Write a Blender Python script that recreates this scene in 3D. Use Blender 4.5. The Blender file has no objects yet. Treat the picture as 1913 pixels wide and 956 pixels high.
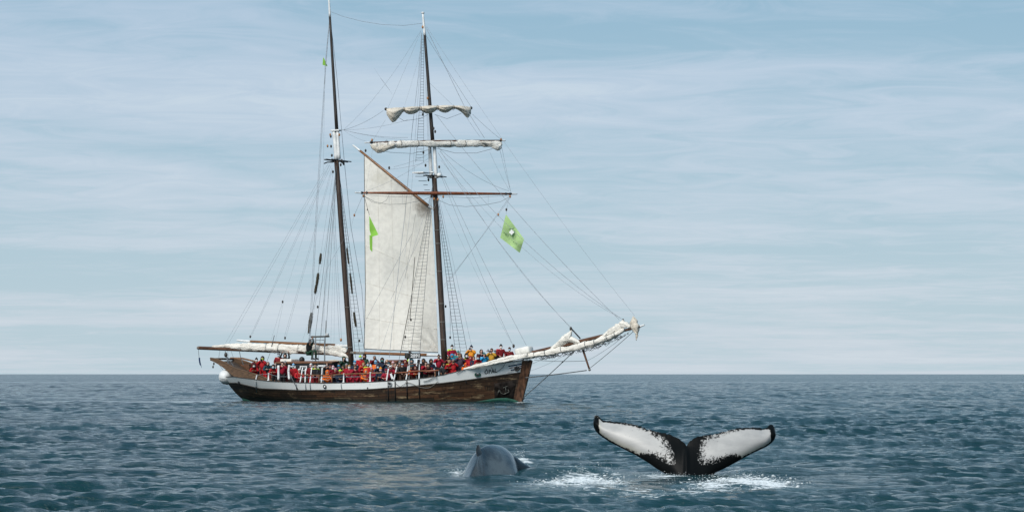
import bpy, bmesh, math, random
import numpy as np
from mathutils import Vector, Matrix, noise as mn

random.seed(7)
C = bpy.context.scene.collection
sc = bpy.context.scene
R = math.radians

# ------------------------------------------------------------------ camera
CAMH = 1.8
FPX = 4517.0           # focal length in photograph pixels (1913 wide)
CX, HORZ = 956.5, 698.0
cd = bpy.data.cameras.new('camera')
cam = bpy.data.objects.new('camera', cd)
C.objects.link(cam)
cam.location = (0, 0, CAMH)
cam.rotation_euler = (R(90), 0, 0)
cd.sensor_width = 36.0
cd.lens = 36.0 * FPX / 1913.0
cd.shift_y = (HORZ - 478.0) / 1913.0
cd.clip_start = 0.3
cd.clip_end = 40000
sc.camera = cam
sc.view_settings.view_transform = 'Standard'
sc.view_settings.look = 'None'
sc.view_settings.gamma = 1.0
sc.view_settings.exposure = 0.0
sc.cycles.use_denoising = True
sc.cycles.max_bounces = 6
sc.cycles.transparent_max_bounces = 12

# ------------------------------------------------------------------ sky
SUN_EL, SUN_AZ = R(40), R(209)      # azimuth clockwise from +Y: behind the camera, to the left
w = bpy.data.worlds.new('World')
sc.world = w
w.use_nodes = True
nt = w.node_tree
nt.nodes.clear()
def N(t, **k):
    n = nt.nodes.new(t)
    for a, b in k.items(): setattr(n, a, b)
    return n
def L(a, b): nt.links.new(a, b)
def Mth(op, a, b=None, c=None, clamp=False):
    n = N('ShaderNodeMath', operation=op, use_clamp=clamp)
    for i, x in enumerate((a, b, c)):
        if x is None: continue
        if isinstance(x, (int, float)): n.inputs[i].default_value = x
        else: L(x, n.inputs[i])
    return n.outputs[0]
def MapR(v, a, b, c=0.0, d=1.0, smooth=True):
    n = N('ShaderNodeMapRange', interpolation_type='SMOOTHSTEP' if smooth else 'LINEAR')
    L(v, n.inputs[0])
    for i, x in zip((1, 2, 3, 4), (a, b, c, d)): n.inputs[i].default_value = x
    return n.outputs[0]
def Mix(f, a, b):
    n = N('ShaderNodeMix', data_type='RGBA')
    if isinstance(f, (int, float)): n.inputs[0].default_value = f
    else: L(f, n.inputs[0])
    for x, i in ((a, 6), (b, 7)):
        if isinstance(x, tuple): n.inputs[i].default_value = (*x[:3], 1)
        else: L(x, n.inputs[i])
    return n.outputs[2]
sky = N('ShaderNodeTexSky', sky_type='NISHITA', sun_disc=False, sun_elevation=SUN_EL, sun_rotation=SUN_AZ,
        altitude=0, air_density=1.0, dust_density=1.0, ozone_density=1.5)
bg1 = N('ShaderNodeBackground'); L(sky.outputs[0], bg1.inputs[0]); bg1.inputs[1].default_value = 0.09
tc = N('ShaderNodeTexCoord')
sp = N('ShaderNodeSeparateXYZ'); L(tc.outputs['Generated'], sp.inputs[0])
zz = Mth('MAXIMUM', sp.outputs[2], 0.0)
den = Mth('ADD', zz, 0.06)
cv = N('ShaderNodeCombineXYZ')
L(Mth('DIVIDE', sp.outputs[0], den), cv.inputs[0])
L(Mth('DIVIDE', sp.outputs[1], den), cv.inputs[1])
def skynoise(scale, stretch, loc, detail, rough=0.55, dist=0.0):
    mp = N('ShaderNodeMapping'); L(cv.outputs[0], mp.inputs[0])
    mp.inputs['Location'].default_value = loc
    mp.inputs['Rotation'].default_value = (0, 0, R(6))
    mp.inputs['Scale'].default_value = (scale * stretch, scale, 1)
    n = N('ShaderNodeTexNoise', noise_dimensions='2D'); L(mp.outputs[0], n.inputs['Vector'])
    n.inputs['Scale'].default_value = 1.0
    n.inputs['Detail'].default_value = detail
    n.inputs['Roughness'].default_value = rough
    n.inputs['Distortion'].default_value = dist
    return n.outputs[0]
n1 = skynoise(0.50, 0.9, (3.1, 1.7, 0), 6, 0.50, 0.6)
n2 = skynoise(1.5, 0.5, (9.0, 4.0, 0), 5, 0.55, 0.4)
n3 = skynoise(0.25, 1.0, (1.0, 7.5, 0), 3)
n4 = skynoise(4.2, 0.75, (2.0, 8.0, 0), 7, 0.68, 1.0)
cover = Mth('ADD', Mth('ADD', Mth('MULTIPLY', n1, 0.44), Mth('MULTIPLY', n2, 0.30)), Mth('MULTIPLY', n4, 0.26))
cover = Mth('ADD', cover, Mth('MULTIPLY', Mth('SUBTRACT', n3, 0.5), 0.35))
hi = MapR(cover, 0.38, 0.60)
# colours: bluer, darker high up; pale and slightly lilac to the horizon
el = Mth('DIVIDE', zz, 0.155, clamp=True)
SKY_TOP, SKY_LOW = (0.305, 0.495, 0.640), (0.520, 0.655, 0.735)
CL_TOP, CL_LOW = (0.482, 0.610, 0.752), (0.622, 0.705, 0.788)
gap = Mix(el, SKY_LOW, SKY_TOP)
cld = Mix(el, CL_LOW, CL_TOP)
col = Mix(hi, gap, cld)
bright = MapR(cover, 0.56, 0.68, 0.0, 0.35)
col = Mix(bright, col, (0.72, 0.80, 0.86))
# above the view the veil thins and the clear blue of the upper sky takes over
el2 = MapR(zz, 0.12, 0.50)
col = Mix(Mth('MULTIPLY', el2, 0.88), col, (0.090, 0.240, 0.400))
bg2 = N('ShaderNodeBackground'); L(col, bg2.inputs[0]); bg2.inputs[1].default_value = 1.0
mx = N('ShaderNodeMixShader'); mx.inputs[0].default_value = 0.90
L(bg1.outputs[0], mx.inputs[1]); L(bg2.outputs[0], mx.inputs[2])
wo = N('ShaderNodeOutputWorld'); L(mx.outputs[0], wo.inputs[0])

# ------------------------------------------------------------------ sun (soft, veiled by thin cloud)
sl = bpy.data.lights.new('sun', 'SUN')
sl.energy = 3.7
sl.angle = R(32)
sl.color = (1.0, 0.95, 0.88)
so = bpy.data.objects.new('sun', sl)
C.objects.link(so)
sd = Vector((math.sin(SUN_AZ) * math.cos(SUN_EL), math.cos(SUN_AZ) * math.cos(SUN_EL), math.sin(SUN_EL)))
so.rotation_euler = sd.to_track_quat('Z', 'Y').to_euler()
so.location = (-40, -40, 60)

# ------------------------------------------------------------------ materials
class NT:
    """small node helper bound to one material"""
    def __init__(s, name, rough=0.6, spec=0.4):
        s.m = bpy.data.materials.new(name); s.m.use_nodes = True
        s.t = s.m.node_tree; s.b = s.t.nodes['Principled BSDF']
        s.b.inputs['Roughness'].default_value = rough
        s.b.inputs['Specular IOR Level'].default_value = spec
        s.out = s.t.nodes['Material Output']
    def n(s, t, **k):
        x = s.t.nodes.new(t)
        for a, b in k.items(): setattr(x, a, b)
        return x
    def l(s, a, b): s.t.links.new(a, b)
    def set(s, i, v):
        if isinstance(v, (int, float)): i.default_value = v
        elif isinstance(v, tuple): i.default_value = (*v[:3], 1) if len(i.default_value) == 4 else v
        else: s.l(v, i)
    def math(s, op, a, b=None, c=None, clamp=False):
        n = s.n('ShaderNodeMath', operation=op, use_clamp=clamp)
        for i, x in enumerate((a, b, c)):
            if x is not None: s.set(n.inputs[i], x)
        return n.outputs[0]
    def mapr(s, v, a, b, c=0.0, d=1.0):
        n = s.n('ShaderNodeMapRange', interpolation_type='SMOOTHSTEP'); s.l(v, n.inputs[0])
        for i, x in zip((1, 2, 3, 4), (a, b, c, d)): n.inputs[i].default_value = x
        return n.outputs[0]
    def mix(s, f, a, b, bt='MIX'):
        n = s.n('ShaderNodeMix', data_type='RGBA', blend_type=bt)
        s.set(n.inputs[0], f); s.set(n.inputs[6], a); s.set(n.inputs[7], b)
        return n.outputs[2]
    def noise(s, scale, detail=3, rough=0.55, stretch=(1, 1, 1), coord='Object', dist=0.0, loc=(0, 0, 0)):
        tcn = s.n('ShaderNodeTexCoord'); mp = s.n('ShaderNodeMapping')
        s.l(tcn.outputs[coord], mp.inputs[0]); mp.inputs['Scale'].default_value = stretch
        mp.inputs['Location'].default_value = loc
        n = s.n('ShaderNodeTexNoise'); s.l(mp.outputs[0], n.inputs['Vector'])
        n.inputs['Scale'].default_value = scale; n.inputs['Detail'].default_value = detail
        n.inputs['Roughness'].default_value = rough; n.inputs['Distortion'].default_value = dist
        return n.outputs[0]
    def bump(s, h, strength=0.3, dist=0.02, prev=None):
        n = s.n('ShaderNodeBump'); s.l(h, n.inputs['Height'])
        n.inputs['Strength'].default_value = strength; n.inputs['Distance'].default_value = dist
        if prev is not None: s.l(prev, n.inputs['Normal'])
        return n.outputs[0]
    def rand(s):
        return s.n('ShaderNodeObjectInfo').outputs['Random']

def plain(name, col, rough=0.6, var=0.25, scale=6.0, bump=0.2, spec=0.4, stretch=(1, 1, 1), dark=None):
    k = NT(name, rough, spec)
    nz = k.noise(scale, 4, 0.6, stretch)
    d = dark or tuple(c * (1 - var * 1.6) for c in col)
    hi_ = tuple(min(1, c * (1 + var * 0.6)) for c in col)
    c = k.mix(k.mapr(nz, 0.3, 0.7), d, hi_)
    k.l(c, k.b.inputs['Base Color'])
    if bump:
        k.l(k.bump(k.noise(scale * 4, 3, 0.6, stretch), bump, 0.02), k.b.inputs['Normal'])
    return k.m

M = {}
M['black'] = plain('black paint', (0.02, 0.022, 0.024), 0.5)
M['guard'] = plain('tarred bow planking', (0.022, 0.018, 0.016), 0.85, 0.5, 4, 0.6, 0.1)
M['rope'] = plain('tarred rope', (0.12, 0.135, 0.145), 0.8, bump=0)
M['rope_pale'] = plain('manila rope', (0.22, 0.21, 0.19), 0.85, bump=0)
M['wire'] = plain('steel wire', (0.30, 0.34, 0.38), 0.5, bump=0)
M['baggy'] = plain('frayed rope chafing gear', (0.075, 0.062, 0.04), 0.95, 0.4, 20, 1.0)
M['white'] = plain('white paint', (0.74, 0.76, 0.76), 0.45, 0.10, 3, 0.1)
M['block'] = plain('varnished block', (0.42, 0.19, 0.07), 0.45)
M['block_dark'] = plain('dark block', (0.05, 0.045, 0.04), 0.6)
M['varnish'] = plain('varnished spruce', (0.26, 0.125, 0.055), 0.38, 0.35, 3.0, 0.1, stretch=(0.4, 8, 8))
M['yard_red'] = plain('red brown varnish', (0.25, 0.085, 0.04), 0.4, 0.3, 2.0, 0.1, stretch=(0.6, 6, 6))
M['boom'] = plain('weathered boom', (0.12, 0.055, 0.028), 0.5, 0.45, 2.5, 0.2, stretch=(0.5, 8, 8))
M['mast'] = plain('dark mast timber', (0.062, 0.040, 0.029), 0.55, 0.4, 3.0, 0.25, stretch=(7, 7, 0.4))
M['topmast'] = plain('dark topmast timber', (0.038, 0.031, 0.027), 0.55, 0.35, 3.0, 0.2, stretch=(7, 7, 0.4))
M['deck'] = plain('deck planking', (0.30, 0.22, 0.14), 0.7, 0.3, 4, 0.3, stretch=(0.3, 6, 1))
M['teak'] = plain('oiled teak', (0.22, 0.10, 0.05), 0.5, 0.35, 3, 0.2, stretch=(0.5, 5, 5))
M['sternwood'] = plain('stern timber', (0.135, 0.080, 0.045), 0.55, 0.3, 2.5, 0.2, stretch=(0.5, 4, 6))
M['grey'] = plain('galvanised steel', (0.30, 0.33, 0.35), 0.5)
M['stem'] = plain('stem timber', (0.115, 0.055, 0.030), 0.5, 0.45, 2.2, 0.3, stretch=(4, 4, 0.8))
M['anchor'] = plain('chalky anchor', (0.10, 0.10, 0.088), 0.7, 0.45, 9, 0.4)
M['green_boot'] = plain('green bottom paint', (0.008, 0.075, 0.052), 0.7, 0.25, 3, 0.1)
M['glass'] = plain('dark window glass', (0.02, 0.03, 0.035), 0.1, 0.1, 3, 0)
M['screen'] = plain('sign face', (0.015, 0.017, 0.018), 0.5)

# hull topsides: white, a little streaked
def hull_white():
    k = NT('hull white paint', 0.4, 0.4)
    nz = k.noise(1.4, 4, 0.6, (0.6, 1, 3))
    st = k.noise(2.2, 4, 0.65, (5.0, 5.0, 0.5), loc=(4, 1, 2))
    c = k.mix(k.mapr(nz, 0.3, 0.7), (0.76, 0.79, 0.79), (0.84, 0.85, 0.84))
    c = k.mix(k.mapr(st, 0.60, 0.78, 0.0, 0.5), c, (0.34, 0.33, 0.29))
    k.l(c, k.b.inputs['Base Color'])
    return k.m
M['hull_white'] = hull_white()
# hull planks: each board has its own tone, worn to pale scuffs here and there, darker aft
def hull_plank():
    k = NT('hull planks', 0.5, 0.4)
    tcn = k.n('ShaderNodeTexCoord'); s3 = k.n('ShaderNodeSeparateXYZ'); k.l(tcn.outputs['Object'], s3.inputs[0])
    fwd = k.mapr(s3.outputs[0], -9.5, 6.0)
    rd = k.math('POWER', k.rand(), 1.5)
    g = k.noise(2.2, 5, 0.65, (0.7, 1, 9))
    a = k.mix(rd, (0.024, 0.017, 0.012), (0.075, 0.042, 0.023))
    b = k.mix(rd, (0.036, 0.021, 0.013), (0.145, 0.068, 0.033))
    c = k.mix(fwd, a, b)
    c = k.mix(k.mapr(g, 0.35, 0.72, 0.0, 0.75), c, (0.022, 0.015, 0.011))
    sc_ = k.noise(1.1, 5, 0.7, (0.6, 1, 3.2), loc=(2.2, 0, 5))
    c = k.mix(k.mapr(sc_, 0.55, 0.68, 0.0, 0.7), c, (0.33, 0.24, 0.14))
    sp_ = k.noise(4.5, 4, 0.7, (0.8, 1, 3.0), loc=(8.2, 0, 5))
    c = k.mix(k.mapr(sp_, 0.70, 0.76, 0.0, 0.8), c, (0.55, 0.52, 0.46))
    st = k.noise(2.6, 4, 0.6, (3.5, 3.5, 0.25), loc=(1, 3, 2))
    c = k.mix(k.mapr(st, 0.55, 0.70, 0.0, 0.85), c, (0.014, 0.013, 0.012))
    wet = k.mapr(s3.outputs[2], 0.32, 0.10)
    c = k.mix(k.math('MULTIPLY', wet, 0.7), c, (0.02, 0.028, 0.022))
    k.l(c, k.b.inputs['Base Color'])
    k.l(k.bump(g, 0.5, 0.02), k.b.inputs['Normal'])
    return k.m
M['plank'] = hull_plank()
M['seam'] = plain('tarred seam', (0.012, 0.011, 0.010), 0.7, bump=0)

def canvas(name, col, dirt, dirt_amt=0.5, trans=0.25, crease=0.0):
    k = NT(name, 0.85, 0.15)
    n0 = k.noise(0.7, 5, 0.6)
    n1_ = k.noise(3.5, 4, 0.6, loc=(3, 3, 3))
    c = k.mix(k.mapr(n1_, 0.3, 0.75, 0.0, 0.45), col, tuple(x * 0.72 for x in col))
    c = k.mix(k.mapr(n0, 0.48, 0.78, 0.0, dirt_amt), c, dirt)
    bn = k.bump(k.noise(2.4, 5, 0.6, (1, 1, 1.6)), 0.35, 0.06)
    if crease:
        cr = k.noise(3.0, 5, 0.7, (0.7, 2.0, 2.6), dist=0.8, loc=(1, 6, 2)); bn = k.bump(cr, crease, 0.16, bn)
        c = k.mix(k.mapr(k.noise(5.0, 5, 0.7, (0.5, 2, 2.2), loc=(5, 0, 1)), 0.58, 0.70, 0, .35), c, dirt)
    k.l(c, k.b.inputs['Base Color'])
    k.l(bn, k.b.inputs['Normal'])
    if trans:
        tr = k.n('ShaderNodeBsdfTranslucent'); k.l(c, tr.inputs[0]); k.l(bn, tr.inputs[1])
        ms = k.n('ShaderNodeMixShader'); ms.inputs[0].default_value = trans
        k.l(k.b.outputs[0], ms.inputs[1]); k.l(tr.outputs[0], ms.inputs[2]); k.l(ms.outputs[0], k.out.inputs[0])
    return k
kk = canvas('set sail canvas', (0.90, 0.88, 0.82), (0.80, 0.77, 0.70), 0.35, 0.22)
# throat and tack chafe stains, sitting on the cloth at their own place
tcn = kk.n('ShaderNodeTexCoord')
def spot(center, rad, squash, amt, colr, prev):
    mp = kk.n('ShaderNodeMapping'); kk.l(tcn.outputs['Object'], mp.inputs[0])
    mp.inputs['Location'].default_value = tuple(-c * q for c, q in zip(center, squash)); mp.inputs['Scale'].default_value = squash
    ln = kk.n('ShaderNodeVectorMath', operation='LENGTH'); kk.l(mp.outputs[0], ln.inputs[0])
    d = kk.math('ADD', ln.outputs['Value'], kk.math('MULTIPLY', kk.math('SUBTRACT', kk.noise(3.0, 5, 0.7), 0.5), rad * 1.1))
    return kk.mix(kk.mapr(d, rad, rad * 0.25, 0.0, amt), prev, colr)
SPOTS = (kk, spot)
M['sail'] = kk.m
M['furled'] = canvas('furled canvas', (0.86, 0.83, 0.76), (0.42, 0.39, 0.33), 0.6, 0.0, 0.7).m
M['furled_warm'] = canvas('furled cream canvas', (0.78, 0.71, 0.60), (0.38, 0.32, 0.24), 0.6, 0.0, 0.7).m
M['cover'] = plain('white sail cover', (0.76, 0.75, 0.70), 0.7, 0.1, 3, 0.4)
M['flag_green'] = canvas('light green flag cloth', (0.56, 0.79, 0.38), (0.48, 0.73, 0.31), 0.25, 0.35).m
M['flag_bright'] = canvas('bright green flag cloth', (0.36, 0.70, 0.12), (0.26, 0.56, 0.08), 0.4, 0.35).m
M['flag_blue'] = canvas('blue ensign cloth', (0.02, 0.06, 0.16), (0.01, 0.03, 0.1), 0.4, 0.2).m
M['flag_white'] = plain('white flag print', (0.8, 0.82, 0.82), 0.8, 0.05, 3, 0)
M['flag_red'] = plain('red flag print', (0.5, 0.03, 0.04), 0.7, 0.1, 3, 0)
M['flag_ink'] = plain('dark flag print', (0.10, 0.22, 0.12), 0.8, 0.1, 3, 0)
M['navy'] = plain('navy paint', (0.012, 0.05, 0.11), 0.5, 0.2, 5, 0)
M['hullred'] = plain('dull red paint', (0.24, 0.06, 0.05), 0.5, 0.2, 5, 0)

# ------------------------------------------------------------------ mesh helpers
def mesh_obj(name, verts, faces, mat, parent=None, smooth=False, loc=None):
    me = bpy.data.meshes.new(name)
    me.from_pydata([tuple(v) for v in verts], [], faces)
    mats = mat if isinstance(mat, (list, tuple)) else [mat]
    for m_ in mats: me.materials.append(m_)
    if smooth:
        me.polygons.foreach_set('use_smooth', [True] * len(me.polygons))
    me.update()
    o = bpy.data.objects.new(name, me)
    C.objects.link(o)
    if parent: o.parent = parent
    if loc is not None: o.location = loc
    return o
class MB:
    def __init__(s): s.v = []; s.f = []
    def add(s, v, f):
        k = len(s.v); s.v += [tuple(x) for x in v]; s.f += [tuple(i + k for i in q) for q in f]
    def tube(s, pts, rad, seg=6, cap=True):
        pts = [Vector(p) for p in pts]; n = len(pts)
        if isinstance(rad, (int, float)): rad = [rad] * n
        v = []; f = []; prev = None
        for i, p in enumerate(pts):
            d = (pts[min(i + 1, n - 1)] - pts[max(i - 1, 0)])
            if d.length < 1e-9: d = Vector((0, 0, 1))
            d.normalize()
            a = prev if prev is not None else (Vector((0, 0, 1)) if abs(d.z) < 0.9 else Vector((1, 0, 0)))
            b = d.cross(a)
            if b.length < 1e-5: b = d.cross(Vector((0, 1, 0)))
            b.normalize(); a = b.cross(d).normalized(); prev = a
            for k in range(seg):
                t = 2 * math.pi * k / seg
                v.append(p + (a * math.cos(t) + b * math.sin(t)) * rad[i])
        for i in range(n - 1):
            for k in range(seg):
                k2 = (k + 1) % seg
                f.append((i * seg + k, i * seg + k2, (i + 1) * seg + k2, (i + 1) * seg + k))
        if cap:
            f.append(tuple(reversed(range(seg)))); f.append(tuple((n - 1) * seg + k for k in range(seg)))
        s.add(v, f); return s
    def box(s, c, half, ax=None, bev=0.0):
        ax = ax or (Vector((1, 0, 0)), Vector((0, 1, 0)), Vector((0, 0, 1)))
        c = Vector(c)
        if bev <= 0:
            v = [c + ax[0] * (sx * half[0]) + ax[1] * (sy * half[1]) + ax[2] * (sz * half[2])
                 for sx in (-1, 1) for sy in (-1, 1) for sz in (-1, 1)]
            s.add(v, [(0, 1, 3, 2), (4, 6, 7, 5), (0, 4, 5, 1), (2, 3, 7, 6), (0, 2, 6, 4), (1, 5, 7, 3)])
        else:
            bm = bmesh.new(); bmesh.ops.create_cube(bm, size=2.0)
            for q in bm.verts: q.co = Vector((q.co.x * half[0], q.co.y * half[1], q.co.z * half[2]))
            bmesh.ops.bevel(bm, geom=bm.edges[:], offset=bev, segments=2, affect='EDGES', profile=0.6)
            bm.verts.index_update()
            s.add([c + ax[0] * q.co.x + ax[1] * q.co.y + ax[2] * q.co.z for q in bm.verts],
                  [tuple(q.index for q in fc.verts) for fc in bm.faces]); bm.free()
        return s
    def ball(s, c, rad, nu=8, nv=6):
        c = Vector(c); r_ = rad if isinstance(rad, (tuple, list)) else (rad,) * 3
        v = [c + Vector((0, 0, r_[2]))]
        for j in range(1, nv):
            ph = math.pi * j / nv
            for i in range(nu):
                th = 2 * math.pi * i / nu
                v.append(c + Vector((r_[0] * math.sin(ph) * math.cos(th), r_[1] * math.sin(ph) * math.sin(th), r_[2] * math.cos(ph))))
        v.append(c - Vector((0, 0, r_[2])))
        f = [(0, 1 + i, 1 + (i + 1) % nu) for i in range(nu)]
        for j in range(nv - 2):
            for i in range(nu):
                a = 1 + j * nu + i; b = 1 + j * nu + (i + 1) % nu
                f.append((a, a + nu, b + nu, b))
        k = 1 + (nv - 2) * nu
        f += [(k + i, len(v) - 1, k + (i + 1) % nu) for i in range(nu)]
        s.add(v, f); return s
    def torus(s, c, ax, R_, r_, n=16, m_=6, squash=1.0):
        c = Vector(c); a, b, d = ax; v = []; f = []
        for i in range(n):
            t = 2 * math.pi * i / n; rd = a * math.cos(t) + b * math.sin(t) * squash
            for j in range(m_):
                p = 2 * math.pi * j / m_
                v.append(c + rd * (R_ + r_ * math.cos(p)) + d * (r_ * math.sin(p)))
        for i in range(n):
            for j in range(m_):
                f.append((i * m_ + j, i * m_ + (j + 1) % m_, ((i + 1) % n) * m_ + (j + 1) % m_, ((i + 1) % n) * m_ + j))
        s.add(v, f); return s
    def build(s, name, mat, parent=None, smooth=True):
        return mesh_obj(name, s.v, s.f, mat, parent, smooth)
def grid_faces(nu, nv, wrap_v=False):
    f = []
    for i in range(nu - 1):
        for j in range(nv if wrap_v else nv - 1):
            j2 = (j + 1) % nv
            f.append((i * nv + j, (i + 1) * nv + j, (i + 1) * nv + j2, i * nv + j2))
    return f
def tag(o, label=None, cat=None, group=None, kind=None):
    for k, v in (('label', label), ('category', cat), ('group', group), ('kind', kind)):
        if v: o[k] = v
    return o
def empty(name, loc=(0, 0, 0), rz=0.0):
    o = bpy.data.objects.new(name, None); C.objects.link(o); o.location = loc
    o.rotation_euler = (0, 0, rz); o.empty_display_size = 0.5
    return o
def interp(x, xs, ys): return float(np.interp(x, xs, ys))
def catmull(ctrl, n):
    ctrl = [Vector(c) for c in ctrl]
    P_ = [ctrl[0] * 2 - ctrl[1]] + ctrl + [ctrl[-1] * 2 - ctrl[-2]]
    out = []; segs = len(ctrl) - 1
    for i in range(n):
        t = i / (n - 1) * segs; k = min(int(t), segs - 1); t -= k
        a, b, c, d = P_[k], P_[k + 1], P_[k + 2], P_[k + 3]
        out.append(0.5 * ((2 * b) + (c - a) * t + (2 * a - 5 * b + 4 * c - d) * t * t + (3 * b - a - 3 * c + d) * t ** 3))
    return out

# ------------------------------------------------------------------ where things stand
PSI = R(30.0)
CP, SP = math.cos(PSI), math.sin(PSI)
Y0 = 156.3
X0 = (700 - CX) / FPX * Y0
def SL(u, v, t=0.0):
    """ship-local point (x forward, y to port, z up) of a photo reading (u, v) taken at t metres to starboard of the keel plane"""
    k = (u - CX) / FPX
    s = (k * (Y0 - t * CP) - X0 + t * SP) / (CP + k * SP)
    Y = Y0 - s * SP - t * CP
    return Vector((s, -t, CAMH - (v - HORZ) / FPX * Y))
def wp(u, v, Y):
    return Vector(((u - CX) / FPX * Y, Y, CAMH - (v - HORZ) / FPX * Y))
def to_local(p):
    dx, dy = p[0] - X0, p[1] - Y0
    return Vector((dx * CP - dy * SP, dx * SP + dy * CP, p[2]))

# ------------------------------------------------------------------ the sea
def ocean_tile(n, Lt, lmin, lmax, wdir, spread, peak, rms, seed):
    rs = np.random.RandomState(seed)
    k1 = np.fft.fftfreq(n, d=Lt / n) * 2 * np.pi
    kx, ky = np.meshgrid(k1, k1, indexing='ij')
    kk_ = np.hypot(kx, ky); kk_[0, 0] = 1e-6
    lam = 2 * np.pi / kk_
    kp = 2 * np.pi / peak
    S = np.exp(-0.75 * (kp / kk_) ** 2) / kk_ ** 3.6
    cosd = (kx * math.cos(wdir) + ky * math.sin(wdir)) / kk_
    S *= np.abs(cosd) ** spread + 0.05
    S[(lam < lmin) | (lam > lmax)] = 0
    H = np.sqrt(S) * (rs.normal(size=S.shape) + 1j * rs.normal(size=S.shape))
    h = np.fft.ifft2(H).real
    sc_ = rms / h.std()
    dx = np.fft.ifft2(1j * kx / kk_ * H).real * sc_
    dy = np.fft.ifft2(1j * ky / kk_ * H).real * sc_
    return h * sc_, dx, dy, Lt, n
def sample(tile, X, Y, ang=0.0):
    h, dx, dy, Lt, n = tile
    c, s_ = math.cos(ang), math.sin(ang)
    U = ((X * c + Y * s_) / Lt * n) % n; V = ((-X * s_ + Y * c) / Lt * n) % n
    i = np.floor(U).astype(int); j = np.floor(V).astype(int); fu = U - i; fv = V - j
    i %= n; j %= n
    i2 = (i + 1) % n; j2 = (j + 1) % n
    def b(a): return (a[i, j] * (1 - fu) + a[i2, j] * fu) * (1 - fv) + (a[i, j2] * (1 - fu) + a[i2, j2] * fu) * fv
    hx, hy = b(dx), b(dy)
    return b(h), hx * c - hy * s_, hx * s_ + hy * c
TA = ocean_tile(1024, 91.0, 0.45, 7.0, R(98), 6.0, 1.35, 0.034, 11)
TC = ocean_tile(512, 173.0, 2.6, 30.0, R(112), 14.0, 5.0, 0.046, 23)
TB = ocean_tile(512, 23.3, 0.16, 2.0, R(78), 2.0, 0.50, 0.0160, 5)
FL_D = FPX * CAMH / (885 - HORZ)      # distance of the fluke
WB_D = FPX * CAMH / (887 - HORZ)      # distance of the whale's back
FLX = (1281 - CX) / FPX * FL_D
WBX = (912 - CX) / FPX * WB_D
def sm(x, a, b):
    t = np.clip((x - a) / (b - a), 0, 1); return t * t * (3 - 2 * t)
def sea(X, Y):
    r = np.hypot(X, Y)
    hA, xA, yA = sample(TA, X, Y)
    hB, xB, yB = sample(TB, X, Y, 0.5)
    hC, xC, yC = sample(TC, X, Y, 0.1)
    fa = 1 - 0.3 * sm(r, 400, 900)
    fb = 1 - sm(r, 70, 150)
    # gusts: rougher and calmer patches
    gust = 1.0 + 0.34 * np.sin(X * 0.11 + 1.3 + 0.6 * np.sin(Y * 0.05)) * np.sin(Y * 0.083 + 0.4 + 0.5 * np.sin(X * 0.07))
    near_ship = 1.0 - 0.5 * np.exp(-((X + 5) / 9) ** 2 - ((Y - 120) / 26) ** 2)
    h = hA * fa * gust * near_ship + hB * fb * gust + hC * fa
    dx = (xA * fa + xB * fb) * 0.78; dy = (yA * fa + yB * fb) * 0.78
    # a long slick left of the ship lies calmer than the water about it
    ys_ = Y + 4.0 * np.sin(X * 0.035 + 1.0)
    calm = 1 - 0.8 * sm(ys_, 151, 154) * (1 - sm(ys_, 159, 162)) * (1 - sm(X, -17, -13))
    h = h * calm
    # the swell is low where the two whales are
    h = h * (1 - 0.72 * np.exp(-((X - (FLX + WBX) / 2) / 5.5) ** 6 - ((Y - FL_D + 2) / 4.5) ** 4)) - 0.012
    # water heaped up by the whales
    def mound(cx, cy, rx, ry, a): return a * np.exp(-((X - cx) / rx) ** 2 - ((Y - cy) / ry) ** 2)
    h = h + mound(FLX - 1.75, FL_D + 0.1, 0.6, 0.5, 0.13) + mound(FLX + 1.75, FL_D + 0.3, 0.75, 0.5, 0.12)
    h = h  + mound(FLX + 0.35, FL_D - 4.6, 0.5, 0.5, 0.10)
    h = h + mound(WBX + 0.95, WB_D + 0.2, 0.5, 0.5, 0.15) + mound(WBX - 0.85, WB_D + 0.1, 0.5, 0.4, 0.08)
    h = h + mound(WBX + 0.25, WB_D - 1.5, 0.5, 0.35, 0.09)
    # a close swell crest along the bottom edge of the view
    h = h + mound(-5.3, 37.2, 1.5, 0.8, 0.10)
    return h, dx, dy
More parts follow.
